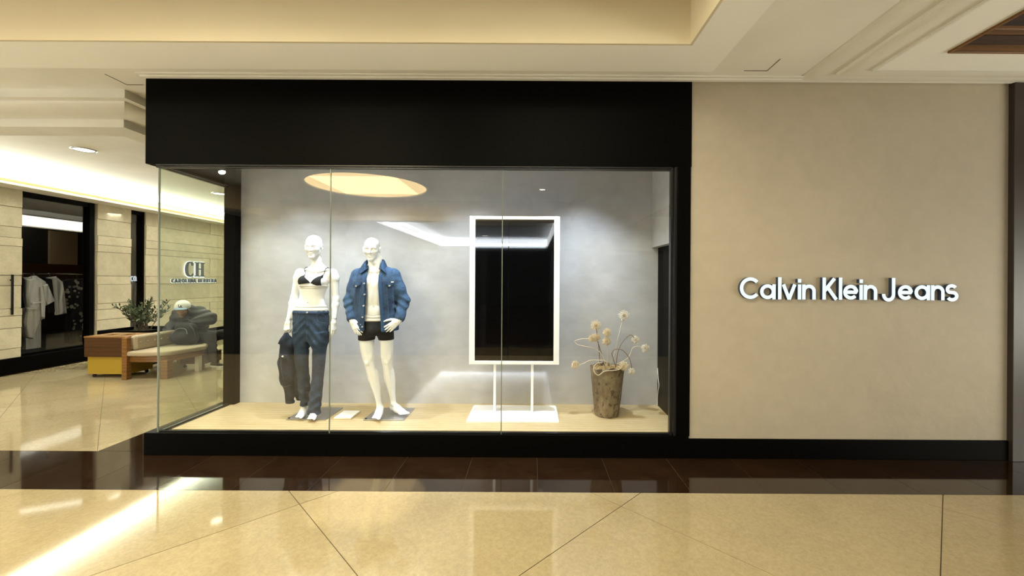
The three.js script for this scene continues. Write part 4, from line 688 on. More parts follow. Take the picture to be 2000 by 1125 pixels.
// ---------------------------------------------------------------- planter of dried alliums
{
  const X = .78, Z = -4.33;
  const potMap = tex(512, [.5, .5], true, (u, v) => { const a = fbm(N1, u, v, 6, 6), b = fbm(N2, u, v * .4, 24, 4), p = sstep(fbm(N3, u, v, 14, 4), .60, .72); const c = mix3([.46, .39, .30], [.82, .76, .66], clamp((a - .25) * 1.3 * .7 + b * .3, 0, 1)); return mix3(c, [.24, .19, .14], p * .6); });
  const potBump = tex(512, [.35, .35], false, (u, v) => gray(.6 * fbm(N1, u, v, 6, 6) + .4 * fbm(N2, u, v * .3, 30, 4)));
  const pot = thing('plant_pot', 'tall rough brown tapered pot standing on the plywood beside the screen', 'pot', [X, .2, Z]);
  const prof = [[0.0, 0], [.105, 0], [.118, .008], [.126, .04], [.138, .13], [.150, .25], [.161, .37], [.170, .46], [.176, .497], [.172, .508], [.162, .504], [.157, .488], [.152, .45], [0, .45]].map(([r, y]) => new THREE.Vector2(r, y));
  const g = new THREE.LatheGeometry(new THREE.SplineCurve(prof).getPoints(64), 56), P = g.attributes.position, uv = g.attributes.uv;
  for (let i = 0; i < P.count; i++) { const x = P.getX(i), y = P.getY(i), z = P.getZ(i), a = Math.atan2(x, z), r = Math.hypot(x, z); if (r > .09) { const k = 1 + .012 * Math.sin(a * 3 + y * 6) + .010 * Math.sin(a * 7 + y * 13 + 1) + .008 * Math.sin(a * 13 - y * 22); P.setX(i, x * k); P.setZ(i, z * k); P.setY(i, y + (y > .45 ? .008 * Math.sin(a * 4 + 1) + .005 * Math.sin(a * 9) : 0)); } uv.setXY(i, a * .16, y); }
  g.computeVertexNormals();
  part('pot_body', g, std({ color: lin(.56, .54, .50), roughness: .9, map: potMap, bumpMap: potBump, bumpScale: .012 }), pot);
  part('soil', new THREE.CircleGeometry(.155, 32).rotateX(-Math.PI / 2).translate(0, .468, 0), std({ color: lin(.42, .32, .18), roughness: 1, bumpMap: potBump, bumpScale: .03 }), pot);
  const straw = []; for (let i = 0; i < 160; i++) { const a = rr(0, 6.28), r = .14 * Math.sqrt(rnd()), x = r * Math.cos(a), z = r * Math.sin(a), b = rr(0, 6.28), l = rr(.02, .06), h = rr(.470, .495); straw.push(tube([[x, h, z], [x + l * .5 * Math.cos(b), h + rr(.005, .02), z + l * .5 * Math.sin(b)], [x + l * Math.cos(b), h + rr(-.01, .01), z + l * Math.sin(b)]], .0022, 4, 4)); }
  const st = part('straw', straw, std({ color: lin(.62, .46, .24), roughness: .9 }), pot); st.userData.kind = 'stuff';
  const stemA = std({ color: lin(.55, .47, .34), roughness: .7 }), stemB = std({ color: lin(.20, .13, .075), roughness: .7 }), headM = std({ color: lin(.70, .58, .38), roughness: .9 }), headW = std({ color: lin(.74, .68, .56), roughness: .9 }), core = std({ color: lin(.36, .23, .10), roughness: .95 });
  // pixel-independent layout: local x, y (from the platform), z of stem points, then head radius
  const F = [
    ['tallest dried allium, pale open head on a straight stem above the pot', [[0.015, 0.482, 0.02], [0.075, 0.644, 0.0], [0.129, 0.852, -0.02], [0.179, 1.031, -0.03]], .050, 1, stemA, 1],
    ['round dried allium left of the pot centre, upper of two stacked heads', [[-0.076, 0.515, 0.03], [-0.090, 0.680, 0.03], [-0.110, 0.845, 0.03], [-0.123, 0.931, 0.03]], .046, 0, stemB, 1],
    ['dried allium on a dark stem, lower of the two stacked heads, its neighbour looping left', [[-0.029, 0.507, 0.05], [-0.061, 0.621, 0.05], [-0.093, 0.728, 0.05], [-0.122, 0.809, 0.045]], .036, 0, stemB, 0],
    ['dried allium with a double head on a thin upright stem over the pot centre', [[-0.008, 0.503, 0.06], [-0.010, 0.648, 0.06], [-0.012, 0.742, 0.06], [-0.012, 0.849, 0.06]], .036, 0, stemA, 0, 1],
    ['dried allium arching over to the right, inner head', [[0.089, 0.497, 0], [0.121, 0.675, -0.01], [0.187, 0.782, -0.02], [0.251, 0.830, -0.02], [0.276, 0.808, -0.02], [0.298, 0.776, -0.02]], .034, 1, stemB, 0],
    ['dried allium furthest to the right of the pot', [[0.091, 0.539, 0.05], [0.177, 0.586, 0.06], [0.220, 0.630, 0.06], [0.251, 0.706, 0.06], [0.302, 0.723, 0.06], [0.346, 0.710, 0.06], [0.380, 0.703, 0.06]], .036, 1, stemA, 0],
    ['dried allium furthest to the left of the pot, low beside its rim', [[-0.015, 0.526, 0.08], [-0.034, 0.576, 0.08], [-0.100, 0.578, 0.06], [-0.187, 0.573, 0.05], [-0.261, 0.535, 0.04], [-0.334, 0.525, 0.04]], .034, 0, stemA, 0],
    ['dried allium lying on the right rim of the pot after a loop down the front', [[-0.072, 0.565, 0.12], [-0.139, 0.558, 0.15], [-0.167, 0.503, 0.18], [-0.126, 0.456, 0.19], [-0.059, 0.494, 0.19], [0.027, 0.502, 0.185], [0.091, 0.509, 0.17], [0.145, 0.533, 0.12]], .040, 0, stemA, 0],
    ['small dried allium hanging below the right rim of the pot', [[0.074, 0.518, 0.07], [0.047, 0.602, 0.08], [0.032, 0.660, 0.09], [0.069, 0.697, 0.09], [0.130, 0.693, 0.1], [0.190, 0.633, 0.11], [0.219, 0.554, 0.12], [0.226, 0.480, 0.12]], .026, 1, stemB, 0],
    ['dried allium stem looping far left and back to the stacked heads', [[-0.026, 0.518, 0.07], [-0.075, 0.647, 0.06], [-0.139, 0.697, 0.06], [-0.251, 0.720, 0.05], [-0.320, 0.739, 0.05], [-0.345, 0.768, 0.05], [-0.295, 0.789, 0.05], [-0.163, 0.799, 0.05]], .030, 0, stemA, 0],
  ];
  for (const [label, pts, r, pale, sm, airy, twin] of F) {
    const t = thing('dried_flower', label, 'flower', [X, .2, Z], 0, 'dried alliums in the brown pot');
    part('stem', tube(pts, sm === stemB ? .0042 : .0036, pts.length * 7, 7), sm, t);
    const e = pts[pts.length - 1], heads = twin ? [[e[0], e[1] + .015, e[2]], [e[0] - .008, e[1] - .075, e[2] + .01]] : [e];
    for (const c of heads) {
      const spikes = [], n = airy ? 110 : 130;
      for (let i = 0; i < n; i++) {
        const u = 1 - 2 * (i + .5) / n, a = i * 2.39996, s = Math.sqrt(1 - u * u), d = [s * Math.cos(a), u, s * Math.sin(a)], l = r * rr(.72, 1.12), p = d.map((v, k) => c[k] + v * l);
        spikes.push(rod(d.map((v, k) => c[k] + v * r * .25), p, .0010, 4, .0008));
        for (let k = 0; k < 3; k++) { const q = p.map((v, m) => v + d[m] * .008 + rr(-.008, .008)); spikes.push(rod(p, q, .0024, 4, .0006)); }
      }
      part('flower_head', spikes, pale ? headW : headM, t);
      part('seed_core', new THREE.IcosahedronGeometry(r * .42, 1).translate(...c), core, t);
    }
  }
}
// ---------------------------------------------------------------- loose cable by the side panel
single('cable', 'thin white cable hanging against the dark panel at the right end of the display', 'cable', tube([[1.402, .62, -4.66], [1.398, .52, -4.62], [1.401, .44, -4.60], [1.400, .36, -4.63], [1.403, .28, -4.66], [1.40, .205, -4.65]], .004, 30, 6), M.whitePaint);
// ---------------------------------------------------------------- lit letters on the plaster wall: round monoline strokes
{
  const t = thing('wall_sign', 'lit white letters reading Calvin Klein Jeans on the plaster wall', 'sign', [1.855, 1.437, -3.768]);
  const face = std({ color: lin(.3, .32, .34), emissive: lin(.70, .93, 1.0), emissiveIntensity: L.sign, roughness: .5 }), sideM = std({ color: lin(.03, .05, .10), roughness: .35 });
  const U = .0011325, h = 12.8, DEPTH = .034;                       // U: metres per drawing unit, h: half a stroke
  const stroke = (pts, closed = false) => {                         // thick line through points, square ends
    const n = pts.length, a = [], b = [];
    for (let i = 0; i < n; i++) { const p = pts[closed ? (i + n - 1) % n : Math.max(i - 1, 0)], q = pts[closed ? (i + 1) % n : Math.min(i + 1, n - 1)], dx = q[0] - p[0], dy = q[1] - p[1], l = Math.hypot(dx, dy) || 1; a.push([pts[i][0] - dy / l * h, pts[i][1] + dx / l * h]); b.push([pts[i][0] + dy / l * h, pts[i][1] - dx / l * h]); }
    if (!closed) return new THREE.Shape([...b, ...a.reverse()].map((p) => new THREE.Vector2(...p)));
    const out = Math.abs(area2(a)) > Math.abs(area2(b)) ? [a, b] : [b, a], s = new THREE.Shape(out[0].map((p) => new THREE.Vector2(...p))); s.holes.push(new THREE.Path(out[1].map((p) => new THREE.Vector2(...p)))); return s;
  };
  const arc = (cx, cy, rx, ry, a0, a1, n = 30) => { const P = []; for (let i = 0; i <= n; i++) { const a = (a0 + (a1 - a0) * i / n) * Math.PI / 180; P.push([cx + rx * Math.cos(a), cy + ry * Math.sin(a)]); } return P; };
  const full = (cx, cy, rx, ry) => arc(cx, cy, rx, ry, 0, 354, 59);
  const bowl = (x) => [stroke(full(x + 60, 59, 46, 45), true), stroke([[x + 111, 0], [x + 111, 117]])];
  const nn = (x) => [stroke([[x, 0], [x, 117]]), stroke([[x, 40], ...arc(x + 41, 64, 40, 40, 180, 0, 24), [x + 81, 0]])];
  const ii = (x) => [stroke([[x, 0], [x, 117]]), stroke([[x, 133], [x, 160]])];
  const ee = (x) => [stroke([[x + 12, 60], ...arc(x + 59, 59, 46, 45, 0, 318, 40).slice(0)])];
  const letters = [
    [stroke(arc(84, 86.5, 70, 72, 42, 318, 40))], bowl(160), [stroke([[316, 0], [316, 173]])],
    [stroke([[345, 117], [391, 0]]), stroke([[389, 0], [435, 117]])], ii(472), nn(506),
    [stroke([[667, 0], [667, 173]]), stroke([[672, 70], [748, 166]]), stroke([[697, 92], [763, 0]])], [stroke([[796, 0], [796, 173]])], ee(818), ii(959), nn(992),
    [stroke([[1138, 44], ...arc(1176, 44, 39, 44, 180, 360, 24).slice(1), [1220, 173]].map(([x, y], i, A) => i === 0 ? [1137, 46] : i === A.length - 1 ? [1215, 173] : [x, y]))], ee(1250), bowl(1380), nn(1524),
    [stroke([...arc(1674, 86, 34, 28, 30, 230, 22), ...arc(1678, 33, 36, 29, 70, -150, 26)])],
  ];
  letters.forEach((shapes) => {
    const geos = shapes.map((s) => new THREE.ExtrudeGeometry(s, { depth: DEPTH / U, bevelEnabled: true, bevelSize: 1.2, bevelThickness: 1.2, bevelSegments: 2 }));
    geos.forEach((g) => g.scale(U, U, U));
    const G = [], idx = { face: [], side: [] };
    for (const g of geos) { const p = g.index ? g.toNonIndexed() : g, n = p.attributes.normal; for (let i = 0; i < n.count; i += 3) { const front = n.getZ(i) > .6 && n.getZ(i + 1) > .6; const P = p.attributes.position, put = front ? idx.face : idx.side; for (let k = 0; k < 3; k++) put.push(P.getX(i + k), P.getY(i + k), P.getZ(i + k)); } }
    const mk = (a) => { const g = new THREE.BufferGeometry(); g.setAttribute('position', new THREE.Float32BufferAttribute(a, 3)); g.computeVertexNormals(); return g; };
    const L1 = part('letter', mk(idx.side), sideM, t); part('lit_face', mk(idx.face), face, L1);
  });
  rectLight(new THREE.Color().setRGB(.86, .97, 1), .35, 1.9, .18, [2.84, 1.52, -3.69], [2.84, 1.52, 0]);
}
const loader = new FontLoader();
const serif = await loader.loadAsync('fonts/droid/droid_serif_bold.typeface.json'), sans = await loader.loadAsync('fonts/droid/droid_sans_bold.typeface.json');
function word(text, font, height, width, depth, cap = 1) {          // letters of a word, fitted to a width, left end at the origin
  const list = [...text].map((c) => c === ' ' ? null : new TextGeometry(c, { font, size: height, depth, curveSegments: 5, bevelEnabled: false }));
  const adv = [...text].map((c, i) => { if (!list[i]) return height * .5; list[i].computeBoundingBox(); return list[i].boundingBox.max.x - Math.min(0, list[i].boundingBox.min.x) + height * .16; }), total = adv.reduce((a, b) => a + b, 0);
  let x = 0; const out = []; list.forEach((g, i) => { if (g) { g.translate(x, 0, 0); g.scale(width / total, 1, 1); out.push(g); } x += adv[i]; }); return out;
}
{
  // halo-lit sign on the far stone wall of the corridor (letters read along the wall, away from the viewer)
  const turn = (g, x, y, z) => g.rotateY(Math.PI / 2).translate(x, y, z);
  const t = thing('wall_sign', 'CH monogram and name in lit metal letters on the corridor\'s stone wall', 'sign', [-8.57, 0, -9.7]);
  const glow = std({ color: lin(.8, .82, .85), emissive: lin(.85, .95, 1), emissiveIntensity: 1.2, roughness: .4 }), dark = std({ color: lin(.12, .14, .18), roughness: .3, metalness: .6 });
  const put = (text, font, hgt, w, y, z0) => word(text, font, hgt, w, .03).forEach((g) => { const halo = g.clone(); const L1 = part('letter', turn(g, .02, y, 0 - z0), dark, t); halo.scale(1, 1, .3); halo.computeBoundingBox(); const c = halo.boundingBox.getCenter(V(0, 0, 0)); halo.translate(-c.x, -c.y, 0); halo.scale(1.12, 1.08, 1); halo.translate(c.x + .012, c.y - .004, 0); part('halo', turn(halo, .004, y, 0 - z0), glow, L1); });
  put('CH', serif, .375, .66, 1.62, .54); put('CAROLINA HERRERA', sans, .09, 1.42, 1.475, .16);
  const s = thing('hanging_sign', 'small lit sign reading CO. inside the narrow shop window', 'sign', [-8.95, 0, -9.275]);
  word('CO.', sans, .115, .185, .02).forEach((g) => part('letter', turn(g, 0, 1.51, 0), std({ color: lin(.7, .75, .8), emissive: lin(.8, .92, 1), emissiveIntensity: .5 }), s));
}
// ---------------------------------------------------------------- clothes on show in the shop across the corridor
{
  const cloth = (pts, x, depth, bevel = .028) => { const g = extrude(pts, depth, bevel, 3); g.rotateY(-Math.PI / 2); g.translate(x, 0, 0); return uvMetres(g); };
  const foldBump = tex(256, [.6, 1.4], false, (u, v) => gray(.5 + .5 * Math.sin(2 * Math.PI * (u * 5 + 1.2 * fbm(N3, u, v, 3, 3)))));
  const W = std({ color: lin(.85, .84, .80), roughness: .85, bumpMap: foldBump, bumpScale: .02 }), K = std({ color: lin(.015, .015, .017), roughness: .85, bumpMap: foldBump, bumpScale: .02 }), C = std({ color: lin(.62, .58, .50), roughness: .85, bumpMap: foldBump, bumpScale: .02 });
  const hook = (x, y, z) => tube([[0, y - .01, 0], [0, y + .03, 0], [.012, y + .055, .012], [0, y + .068, .02]].map(([a, b, c]) => [x + a, b, z + c]), .004, 14, 6);
  const garment = (label, cat, pts, x, depth, mat, group) => { const t = thing('hanging_garment', label, cat, [0, 0, 0], 0, group); part('cloth', cloth(pts, x, depth), mat, t); return t; };
  let t = garment('dark jacket with a white collar, leftmost on the shop rail', 'jacket', [[-7.58, 1.08], [-7.61, 1.07], [-7.73, 1.13], [-7.71, 1.48], [-7.65, 1.55], [-7.60, 1.55], [-7.48, 1.46], [-7.45, 1.1]], -9.30, .08, K);
  part('collar', cloth([[-7.60, 1.58], [-7.66, 1.575], [-7.72, 1.50], [-7.69, 1.485], [-7.63, 1.54]], -9.25, .02, .008), W, t); part('hanger_hook', hook(-9.32, 1.58, -7.63), M.chrome, t);
  t = garment('long open white jacket hanging second from the left in the shop window', 'jacket', [[-7.59, 1.04], [-7.73, 1.05], [-7.735, .85], [-7.79, .84], [-7.80, 1.13], [-7.755, 1.29], [-7.73, 1.46], [-7.65, 1.54], [-7.57, 1.52], [-7.56, 1.25]], -9.14, .05, W);
  part('lapel', cloth([[-7.735, .86], [-7.775, .85], [-7.775, 1.15], [-7.735, 1.4], [-7.71, 1.4]], -9.09, .012, .008), W, t); part('belt', cloth([[-7.58, 1.10], [-7.73, 1.12], [-7.73, 1.14], [-7.58, 1.12]], -9.09, .012, .006), W, t); part('hanger_hook', hook(-9.16, 1.56, -7.63), M.chrome, t);
  t = garment('white blouse with a wide half sleeve on the shop rail', 'blouse', [[-7.72, 1.05], [-7.84, 1.04], [-7.855, 1.20], [-7.90, 1.08], [-8.0, 1.14], [-7.87, 1.49], [-7.74, 1.585], [-7.68, 1.56], [-7.70, 1.3]], -9.22, .05, W);
  part('sleeve', cloth([[-7.85, 1.22], [-7.90, 1.085], [-7.995, 1.14], [-7.885, 1.44], [-7.84, 1.42]], -9.175, .03, .015), W, t); part('hanger_hook', hook(-9.25, 1.60, -7.74), M.chrome, t);
  t = garment('black blazer with one white sleeve, right of the white blouse', 'blazer', [[-8.04, .92], [-8.18, .93], [-8.20, 1.49], [-8.10, 1.575], [-7.98, 1.565], [-7.98, 1.2]], -9.32, .07, K);
  part('sleeve', cloth([[-8.145, .875], [-8.265, .89], [-8.225, 1.29], [-8.19, 1.49], [-8.09, 1.53], [-8.125, 1.2]], -9.25, .05, .02), W, t); part('shoulder', cloth([[-7.97, 1.575], [-8.10, 1.595], [-8.20, 1.50], [-8.14, 1.51], [-8.06, 1.555]], -9.25, .03, .008), W, t); part('hanger_hook', hook(-9.34, 1.60, -8.07), M.chrome, t);
  const prints = (t, x, z0, z1, y0, y1, n, r) => { const g = []; for (let i = 0; i < n; i++) { const z = rr(z1, z0), y = rr(y0, y1), q = r * rr(.6, 1.15), s = new THREE.SphereGeometry(1, 10, 6); s.scale(.006, q, q * rr(.8, 1.2)); s.translate(x, y, z); g.push(s); } part('white_flower_print', g, C, t); };
  t = garment('black and white patterned top between the blazer and the floral dress', 'top', [[-8.34, .92], [-8.45, .91], [-8.47, 1.29], [-8.43, 1.52], [-8.34, 1.50], [-8.33, 1.24]], -9.36, .05, K); prints(t, -9.33, -8.345, -8.455, .95, 1.45, 10, .035); part('hanger_hook', hook(-9.38, 1.54, -8.39), M.chrome, t);
  t = garment('black dress with white flowers, rightmost on the shop rail', 'dress', [[-8.50, .28], [-8.83, .28], [-8.84, .60], [-8.79, .93], [-8.82, 1.27], [-8.80, 1.54], [-8.52, 1.53], [-8.51, 1.0], [-8.48, .6]], -9.42, .06, K); prints(t, -9.388, -8.53, -8.80, .95, 1.52, 15, .034); prints(t, -9.388, -8.53, -8.80, .32, .86, 14, .034); part('hanger_hook', hook(-9.45, 1.56, -8.66), M.chrome, t);
  t = garment('cream coat hanging alone in the narrow shop window', 'coat', [[-9.50, .80], [-9.70, .80], [-9.72, 1.15], [-9.66, 1.44], [-9.58, 1.48], [-9.48, 1.44], [-9.46, 1.1]], -9.18, .06, W); part('dark_lining', cloth([[-9.50, .40], [-9.68, .40], [-9.68, .79], [-9.50, .79]], -9.2, .04, .01), K, t); part('hanger_hook', hook(-9.2, 1.49, -9.58), M.chrome, t);
  t = garment('pale draped skirt hanging low under the white jackets', 'skirt', [[-7.51, .53], [-7.57, .50], [-7.63, .71], [-7.665, .84], [-7.635, 1.02], [-7.50, 1.01], [-7.47, .77]], -9.08, .04, C); part('waistband', cloth([[-7.50, .985], [-7.635, .995], [-7.635, 1.02], [-7.50, 1.01]], -9.05, .05, .006), C, t);
  const pl = thing('display_plinth', 'tall pale display plinth under the hanging clothes', 'plinth', [-9.36, .26, -7.77]); part('plinth_body', bx(-.09, .09, 0, .52, -.11, .13, .006), C, pl); part('plinth_top', bx(-.10, .10, .52, .545, -.12, .14, .004), C, pl);
  const rl = thing('clothes_rail', 'thin metal clothes rail above the hanging garments', 'rail', [-9.35, 0, -8.1]); part('bar', rod([0, 1.655, .85], [0, 1.655, -.95], .012, 12), M.chrome, rl); for (const z of [.8, -.9]) part('upright', rod([0, .26, z], [0, 1.655, z], .012, 12), M.chrome, rl);
  const lamp = thing('table_lamp', 'small glowing warm lamp at the right edge of the big shop window', 'lamp', [-9.62, .26, -9.06]); part('stand', rod([0, 0, 0], [0, .68, 0], .012, 10), M.blackMetal, lamp); part('foot', new THREE.CylinderGeometry(.07, .075, .015, 24).translate(0, .008, 0), M.blackMetal, lamp);
  for (const y of [.70, .765, .825]) part('glass_bulb', new THREE.SphereGeometry(.032, 16, 12).translate(0, y, 0), std({ color: lin(.8, .6, .3), emissive: lin(1, .62, .22), emissiveIntensity: 2.2 }), lamp);
  const pt = new THREE.PointLight(new THREE.Color().setRGB(1, .65, .3), .35, 0, 2); pt.position.set(-9.50, 1.03, -9.06); pt.castShadow = true; scene.add(pt);
  const hd = thing('door_handle', 'slim dark vertical pull bar on the stone left of the big shop window', 'handle', [-8.55, 0, -6.86]); part('pull_bar', bx(-.01, .01, .97, 1.63, -.014, .014, .004), M.blackMetal, hd); part('bracket', [bx(-.045, 0, 1.05, 1.07, -.008, .008), bx(-.045, 0, 1.53, 1.55, -.008, .008)], M.blackMetal, hd);
}
// ---------------------------------------------------------------- bench, planters, plant
const casterOn = (t, x, z) => { part('caster', [new THREE.CylinderGeometry(.026, .026, .018, 18).rotateX(Math.PI / 2).translate(x, .027, z), bx(x - .012, x + .012, .035, .075, z - .014, z + .014, .003)], M.blackMetal, t); };
{
  const t = thing('planter_box', 'wooden box with a yellow lower panel on casters at the left end of the bench', 'planter', [-6.72, 0, -6.84]);
  part('lower_box', bx(-.325, .31, .06, .335, -.22, .225, .004), M.yellow, t);
  part('upper_box', [bx(-.36, .33, .335, .49, -.23, .245, .006), bx(-.36, .33, .492, .635, -.23, .245, .006)], M.darkWood, t, 'stained wooden boards');
  part('lid', [bx(-.365, .335, .635, .66, -.235, -.05, .004), bx(-.365, .335, .635, .66, .10, .25, .004), bx(-.365, -.20, .635, .66, -.05, .10, .003), bx(-.06, .05, .635, .66, -.05, .10, .003), bx(.19, .335, .635, .66, -.05, .10, .003)], M.wood, t);
  for (const [x, z] of [[-.27, .17], [.25, .17], [-.27, -.17], [.25, -.17]]) casterOn(t, x, z);
  const b = thing('bench', 'wooden bench with beige seat cushion and tufted back cushion beside the planter box', 'bench', [-6.2, 0, -7.1]);
  const out = [[-.145, .58], [.16, .595], [.40, .56], [.485, .48], [.56, .12], [.575, -.06], [.53, -.13], [.05, -.88], [-.5, -.88], [-.46, -.34], [-.17, -.30], [-.165, .40]].map(([x, z]) => [x, -z]);
  const inset = out.map(([x, y]) => [x * .965, y * .965]);
  const up = (P, y0, h, bev) => { const s = new THREE.Shape(); const c = new THREE.CatmullRomCurve3(P.map(([x, y]) => V(x, y, 0)), true, 'catmullrom', .25).getPoints(90); s.setFromPoints(c.map((p) => new THREE.Vector2(p.x, p.y))); const g = new THREE.ExtrudeGeometry(s, { depth: h - 2 * bev, bevelEnabled: true, bevelThickness: bev, bevelSize: bev, bevelSegments: 4 }); g.rotateX(-Math.PI / 2); g.translate(0, y0 + bev, 0); return uvMetres(g); };
  part('frame_rail', up(inset, .27, .095, .004), M.wood, b); part('seat_cushion', up(out, .365, .072, .026), M.cushion, b);
  for (const [x, z, w, h] of [[-.125, .58, .05, .655], [.44, .50, .07, .30], [.50, -.04, .045, .30], [-.45, -.80, .05, .30]]) part('leg', bx(x - w, x + w * .6, 0, h, z - w * .8, z + w * .8, .006), x > .48 ? std({ color: lin(.62, .56, .46), roughness: .5 }) : M.wood, b);
  const bc = part('back_cushion', bx(-.175, -.065, .432, .675, -.30, .50, .045), M.cushion, b);
  const tufts = []; for (let i = 0; i < 6; i++) tufts.push(new THREE.SphereGeometry(.014, 12, 8).scale(.6, 1, 1).translate(-.063, .56, .42 - i * .125)); part('tuft_button', tufts, std({ color: lin(.38, .30, .2), roughness: .8 }), bc);
  const sb = thing('storage_box', 'low dark box on casters standing under the bench seat', 'box', [-5.98, 0, -7.55]); part('box_body', bx(-.22, .20, .075, .265, -.22, .2, .005), M.darkWood, sb); for (const [x, z] of [[-.17, .15], [.15, .15], [.15, -.17], [-.17, -.17]]) casterOn(sb, x, z);
  const p = thing('planter_box', 'black planter box behind the bench holding a leafy shrub', 'planter', [-7.35, 0, -7.85]); part('planter_body', [bx(-.42, .42, .06, .64, .36, .40, .004), bx(-.42, .42, .06, .64, -.40, -.36, .004), bx(-.42, -.38, .06, .64, -.36, .36, .004), bx(.38, .42, .06, .64, -.36, .36, .004), bx(-.4, .4, .06, .12, -.38, .38)], M.black, p); part('soil', bx(-.38, .38, .50, .58, -.36, .36), M.darkWall, p); for (const [x, z] of [[-.35, .3], [.35, .3], [.35, -.3], [-.35, -.3]]) casterOn(p, x, z);
  const leafM = std({ color: lin(.045, .065, .022), roughness: .45 }), stemM = std({ color: lin(.09, .07, .04), roughness: .8 });
  const shrub = (label, x, y, z, n, spread, hgt) => {
    const s = thing('leafy_shrub', label, 'plant', [x, y, z]), stems = [], leaves = [];
    for (let i = 0; i < n; i++) {
      const a = rr(0, 6.283), r = spread * Math.sqrt(rnd()), h = hgt * rr(.55, 1), p0 = V(rr(-.12, .12), 0, rr(-.12, .12)), p2 = V(r * Math.cos(a), h, r * Math.sin(a)), p1 = p0.clone().lerp(p2, .55).add(V(0, h * .15, 0));
      const c = new THREE.QuadraticBezierCurve3(p0, p1, p2); stems.push(new THREE.TubeGeometry(c, 8, .005, 5));
      for (let k = 0; k < 11; k++) {
        const u = .35 + .065 * k, q = c.getPoint(Math.min(u, 1)), l = rr(.075, .12), w = l * .17, g = new THREE.BufferGeometry();
        g.setAttribute('position', new THREE.Float32BufferAttribute([0, 0, 0, w, l * .4, .006, 0, l, -.015, -w, l * .4, .006, 0, l * .45, -.006], 3)); g.setIndex([0, 1, 4, 1, 2, 4, 0, 4, 3, 4, 2, 3]); g.computeVertexNormals(); g.setAttribute('uv', new THREE.Float32BufferAttribute([.5, 0, 1, .4, .5, 1, 0, .4, .5, .45], 2));
        g.applyQuaternion(new THREE.Quaternion().setFromEuler(new THREE.Euler(rr(-1.3, 1.3), rr(0, 6.28), rr(-1.2, 1.2)))); g.translate(q.x, q.y, q.z); leaves.push(g);
      }
    }
    part('stem', stems, stemM, s).userData.kind = 'stuff'; part('foliage', leaves, leafM, s).userData.kind = 'stuff';
  };
  shrub('dark leafy shrub with slender pointed leaves left of the seated person', -7.30, .58, -7.80, 34, .42, .60);
  const p2 = thing('planter_box', 'black planter box on the far side of the seated person', 'planter', [-5.75, 0, -9.0]); part('planter_body', bx(-.4, .4, .06, .64, -.35, .35, .004), M.black, p2); part('rim', bx(-.41, .41, .64, .66, -.36, .36, .003), M.wood, p2); for (const [x, z] of [[-.33, .28], [.33, .28], [.33, -.28], [-.33, -.28]]) casterOn(p2, x, z);
  shrub('small leafy shrub in the far planter beside the dark rear post', -5.72, .655, -9.0, 10, .22, .42);
}
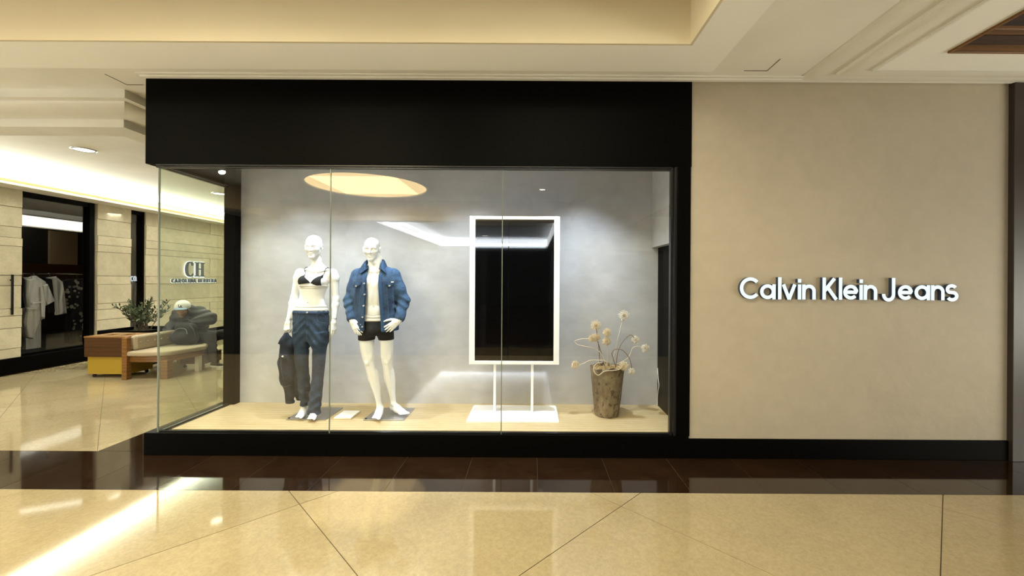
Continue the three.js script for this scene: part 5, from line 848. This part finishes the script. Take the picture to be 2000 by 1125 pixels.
// ---------------------------------------------------------------- seated person
{
  const O = [-6.2, 0, -7.6], t = thing('person', 'person in a white cap and dark padded jacket, hunched on the bench', 'person', O);
  const coat = std({ color: lin(.018, .019, .021), roughness: .75, bumpMap: plasterBump, bumpScale: .01 }), trouser = std({ color: lin(.016, .016, .018), roughness: .85 }), skinM = std({ color: lin(.30, .17, .10), roughness: .55 });
  const hp = [-.045, .955, .155];                        // chin
  const head = headGeometry({}, frameOf([hp[0], hp[1] - .03, hp[2] - .02], .42, .52, 0), .005);
  const hand = handGeometry([.10, .775, .225], [-.9, .1, .4], [.2, .8, .6], { curl: [.7, .8, .8, .8], thumbOut: .5, thumbCurl: .5, side: -1 }, .004), hand2 = handGeometry([-.12, .60, .30], [.9, -.2, .2], [0, .8, .6], { curl: [.7, .8, .8, .8], thumbOut: .5, thumbCurl: .5, side: 1 }, .004);
  const bodyF = union([cone([-.02, .52, -.10], [-.03, .92, .03], .13, .12), cone([-.04, .90, .05], [-.05, 1.0, .11], .06, .055), cone([.40, .86, .07], [.10, .775, .225], .045, .03), cone([-.30, .66, .12], [-.12, .60, .30], .045, .03), cone([0, .50, -.05], [.47, .52, .15], .075, .06), cone([.47, .52, .15], [.52, .09, .10], .05, .035)], .03);
  part('body', [sdfMesh(bodyF, [-.42, .04, -.28], [.62, 1.12, .40], .012), head, hand, hand2], skinM, t);
  const puff = (x, y, z) => .008 * Math.sin(y * 55 + 2 * S3(x * 9, y * 6, z * 8)) + .008 * S3(x * 18, y * 15, z * 16);
  const coatF0 = union([cone([0, .50, -.10], [-.02, .72, -.04], .20, .215), cone([-.02, .70, -.04], [-.04, .90, .02], .215, .15), cone([-.21, .90, .02], [.13, .93, .0], .11, .115), cone([-.22, .90, .02], [-.31, .66, .10], .105, .092), cone([-.31, .66, .10], [-.15, .60, .27], .088, .06), cone([.14, .95, .0], [.385, .86, .07], .125, .105), cone([.385, .86, .07], [.15, .785, .20], .095, .065), cone([-.04, .93, -.03], [-.05, 1.02, -.02], .11, .085)], .05);
  const hollow = ell([-.05, 1.0, .13], [.085, .10, .09]);
  part('padded_jacket', sdfMesh((x, y, z) => smax(coatF0(x, y, z) + puff(x, y, z), -hollow(x, y, z), .02), [-.46, .36, -.36], [.54, 1.14, .40], .012), coat, t);
  const trF = union([cone([-.02, .49, -.06], [.46, .53, .17], .12, .092), cone([.46, .53, .17], [.50, .14, .12], .088, .070), cone([.02, .50, -.16], [.60, .55, -.16], .115, .09), cone([.60, .55, -.16], [.66, .14, -.20], .085, .07)], .03);
  part('trousers', sdfMesh((x, y, z) => trF(x, y, z) + puff(x, y, z) * .7, [-.2, .07, -.36], [.80, .68, .34], .012), trouser, t);
  for (const [x, z] of [[.53, .11], [.69, -.2]]) { const f = union([cone([x - .05, .05, z], [x + .13, .035, z + .06], .045, .035), cone([x, .05, z], [x + .0, .12, z], .045, .05)], .03); const sh = part('shoe', sdfMesh(f, [x - .14, -.0, z - .1], [x + .24, .2, z + .16], .009), M.darkCloth, t); part('sole', sdfMesh(union([cone([x - .05, .016, z], [x + .13, .014, z + .06], .047, .04)], .01), [x - .14, -.02, z - .1], [x + .24, .032, z + .16], .008).scale(1, 1, 1), M.whiteCloth, sh); }
  // cap
  const cap = new THREE.Group(); cap.name = 'cap'; cap.userData.label = 'white baseball cap with a pale blue brim'; t.add(cap);
  const crown = new THREE.SphereGeometry(.116, 28, 14, 0, Math.PI * 2, 0, Math.PI * .56).scale(1, .95, 1.10), brim = sheet([[[-.085, .0, .075], [-.045, .012, .112], [0, .016, .122], [.045, .012, .112], [.085, .0, .075]], [[-.092, -.012, .12], [-.05, .002, .168], [0, .006, .182], [.05, .002, .168], [.092, -.012, .12]]], .006, 14);
  const cm = new THREE.Matrix4().multiplyMatrices(frameOf([hp[0] + .005, 1.085, .155], .42, .30, 0), new THREE.Matrix4());
  part('crown', crown.applyMatrix4(cm), M.whiteCloth, cap); part('brim', brim.applyMatrix4(cm), std({ color: lin(.32, .48, .72), roughness: .8 }), cap, 'pale blue brim');
  const logo = [extrude([[-.020, .0], [.004, 0], [.004, .009], [-.011, .009], [-.011, .048], [-.020, .048]], .003), extrude([[.0, -.010], [.008, -.010], [.013, .006], [.025, .006], [.030, -.010], [.038, -.010], [.024, .034], [.014, .034]], .003)].map((g) => g.rotateX(-.32).translate(-.008, .030, .121).applyMatrix4(cm));
  part('cap_emblem', logo, std({ color: lin(.03, .04, .08), roughness: .7 }), cap, 'small dark interlocked letters on the cap');
  const bp = thing('backpack', 'black backpack resting on the bench cushion in front of the seated person', 'backpack', [-6.02, .437, -7.24]);
  const bf = union([cone([-.10, .12, 0], [.10, .12, 0], .115, .115), cone([-.07, .28, -.02], [.07, .28, -.02], .10, .10), cone([-.08, .12, .07], [.08, .12, .07], .075, .075)], .06);
  part('bag_body', sdfMesh((x, y, z) => Math.max(bf(x, y, z) + .006 * S3(x * 24, y * 18, z * 20), -y), [-.26, -.01, -.18], [.26, .45, .2], .010), M.blackCloth, bp);
  part('carry_loop', tube([[-.05, .36, -.03], [-.045, .42, -.03], [.045, .42, -.03], [.05, .36, -.03]], .009, 24, 8), M.darkCloth, bp); part('strap', tube([[.10, .34, .04], [.19, .27, .06], [.215, .13, .05], [.16, .03, .05]], .010, 26, 8), M.darkCloth, bp); part('zip', tube([[-.13, .20, .115], [-.08, .27, .085], [0, .29, .085], [.08, .27, .085], [.13, .20, .115]], .004, 26, 6), M.steel, bp);
}
renderer.render(scene, camera);
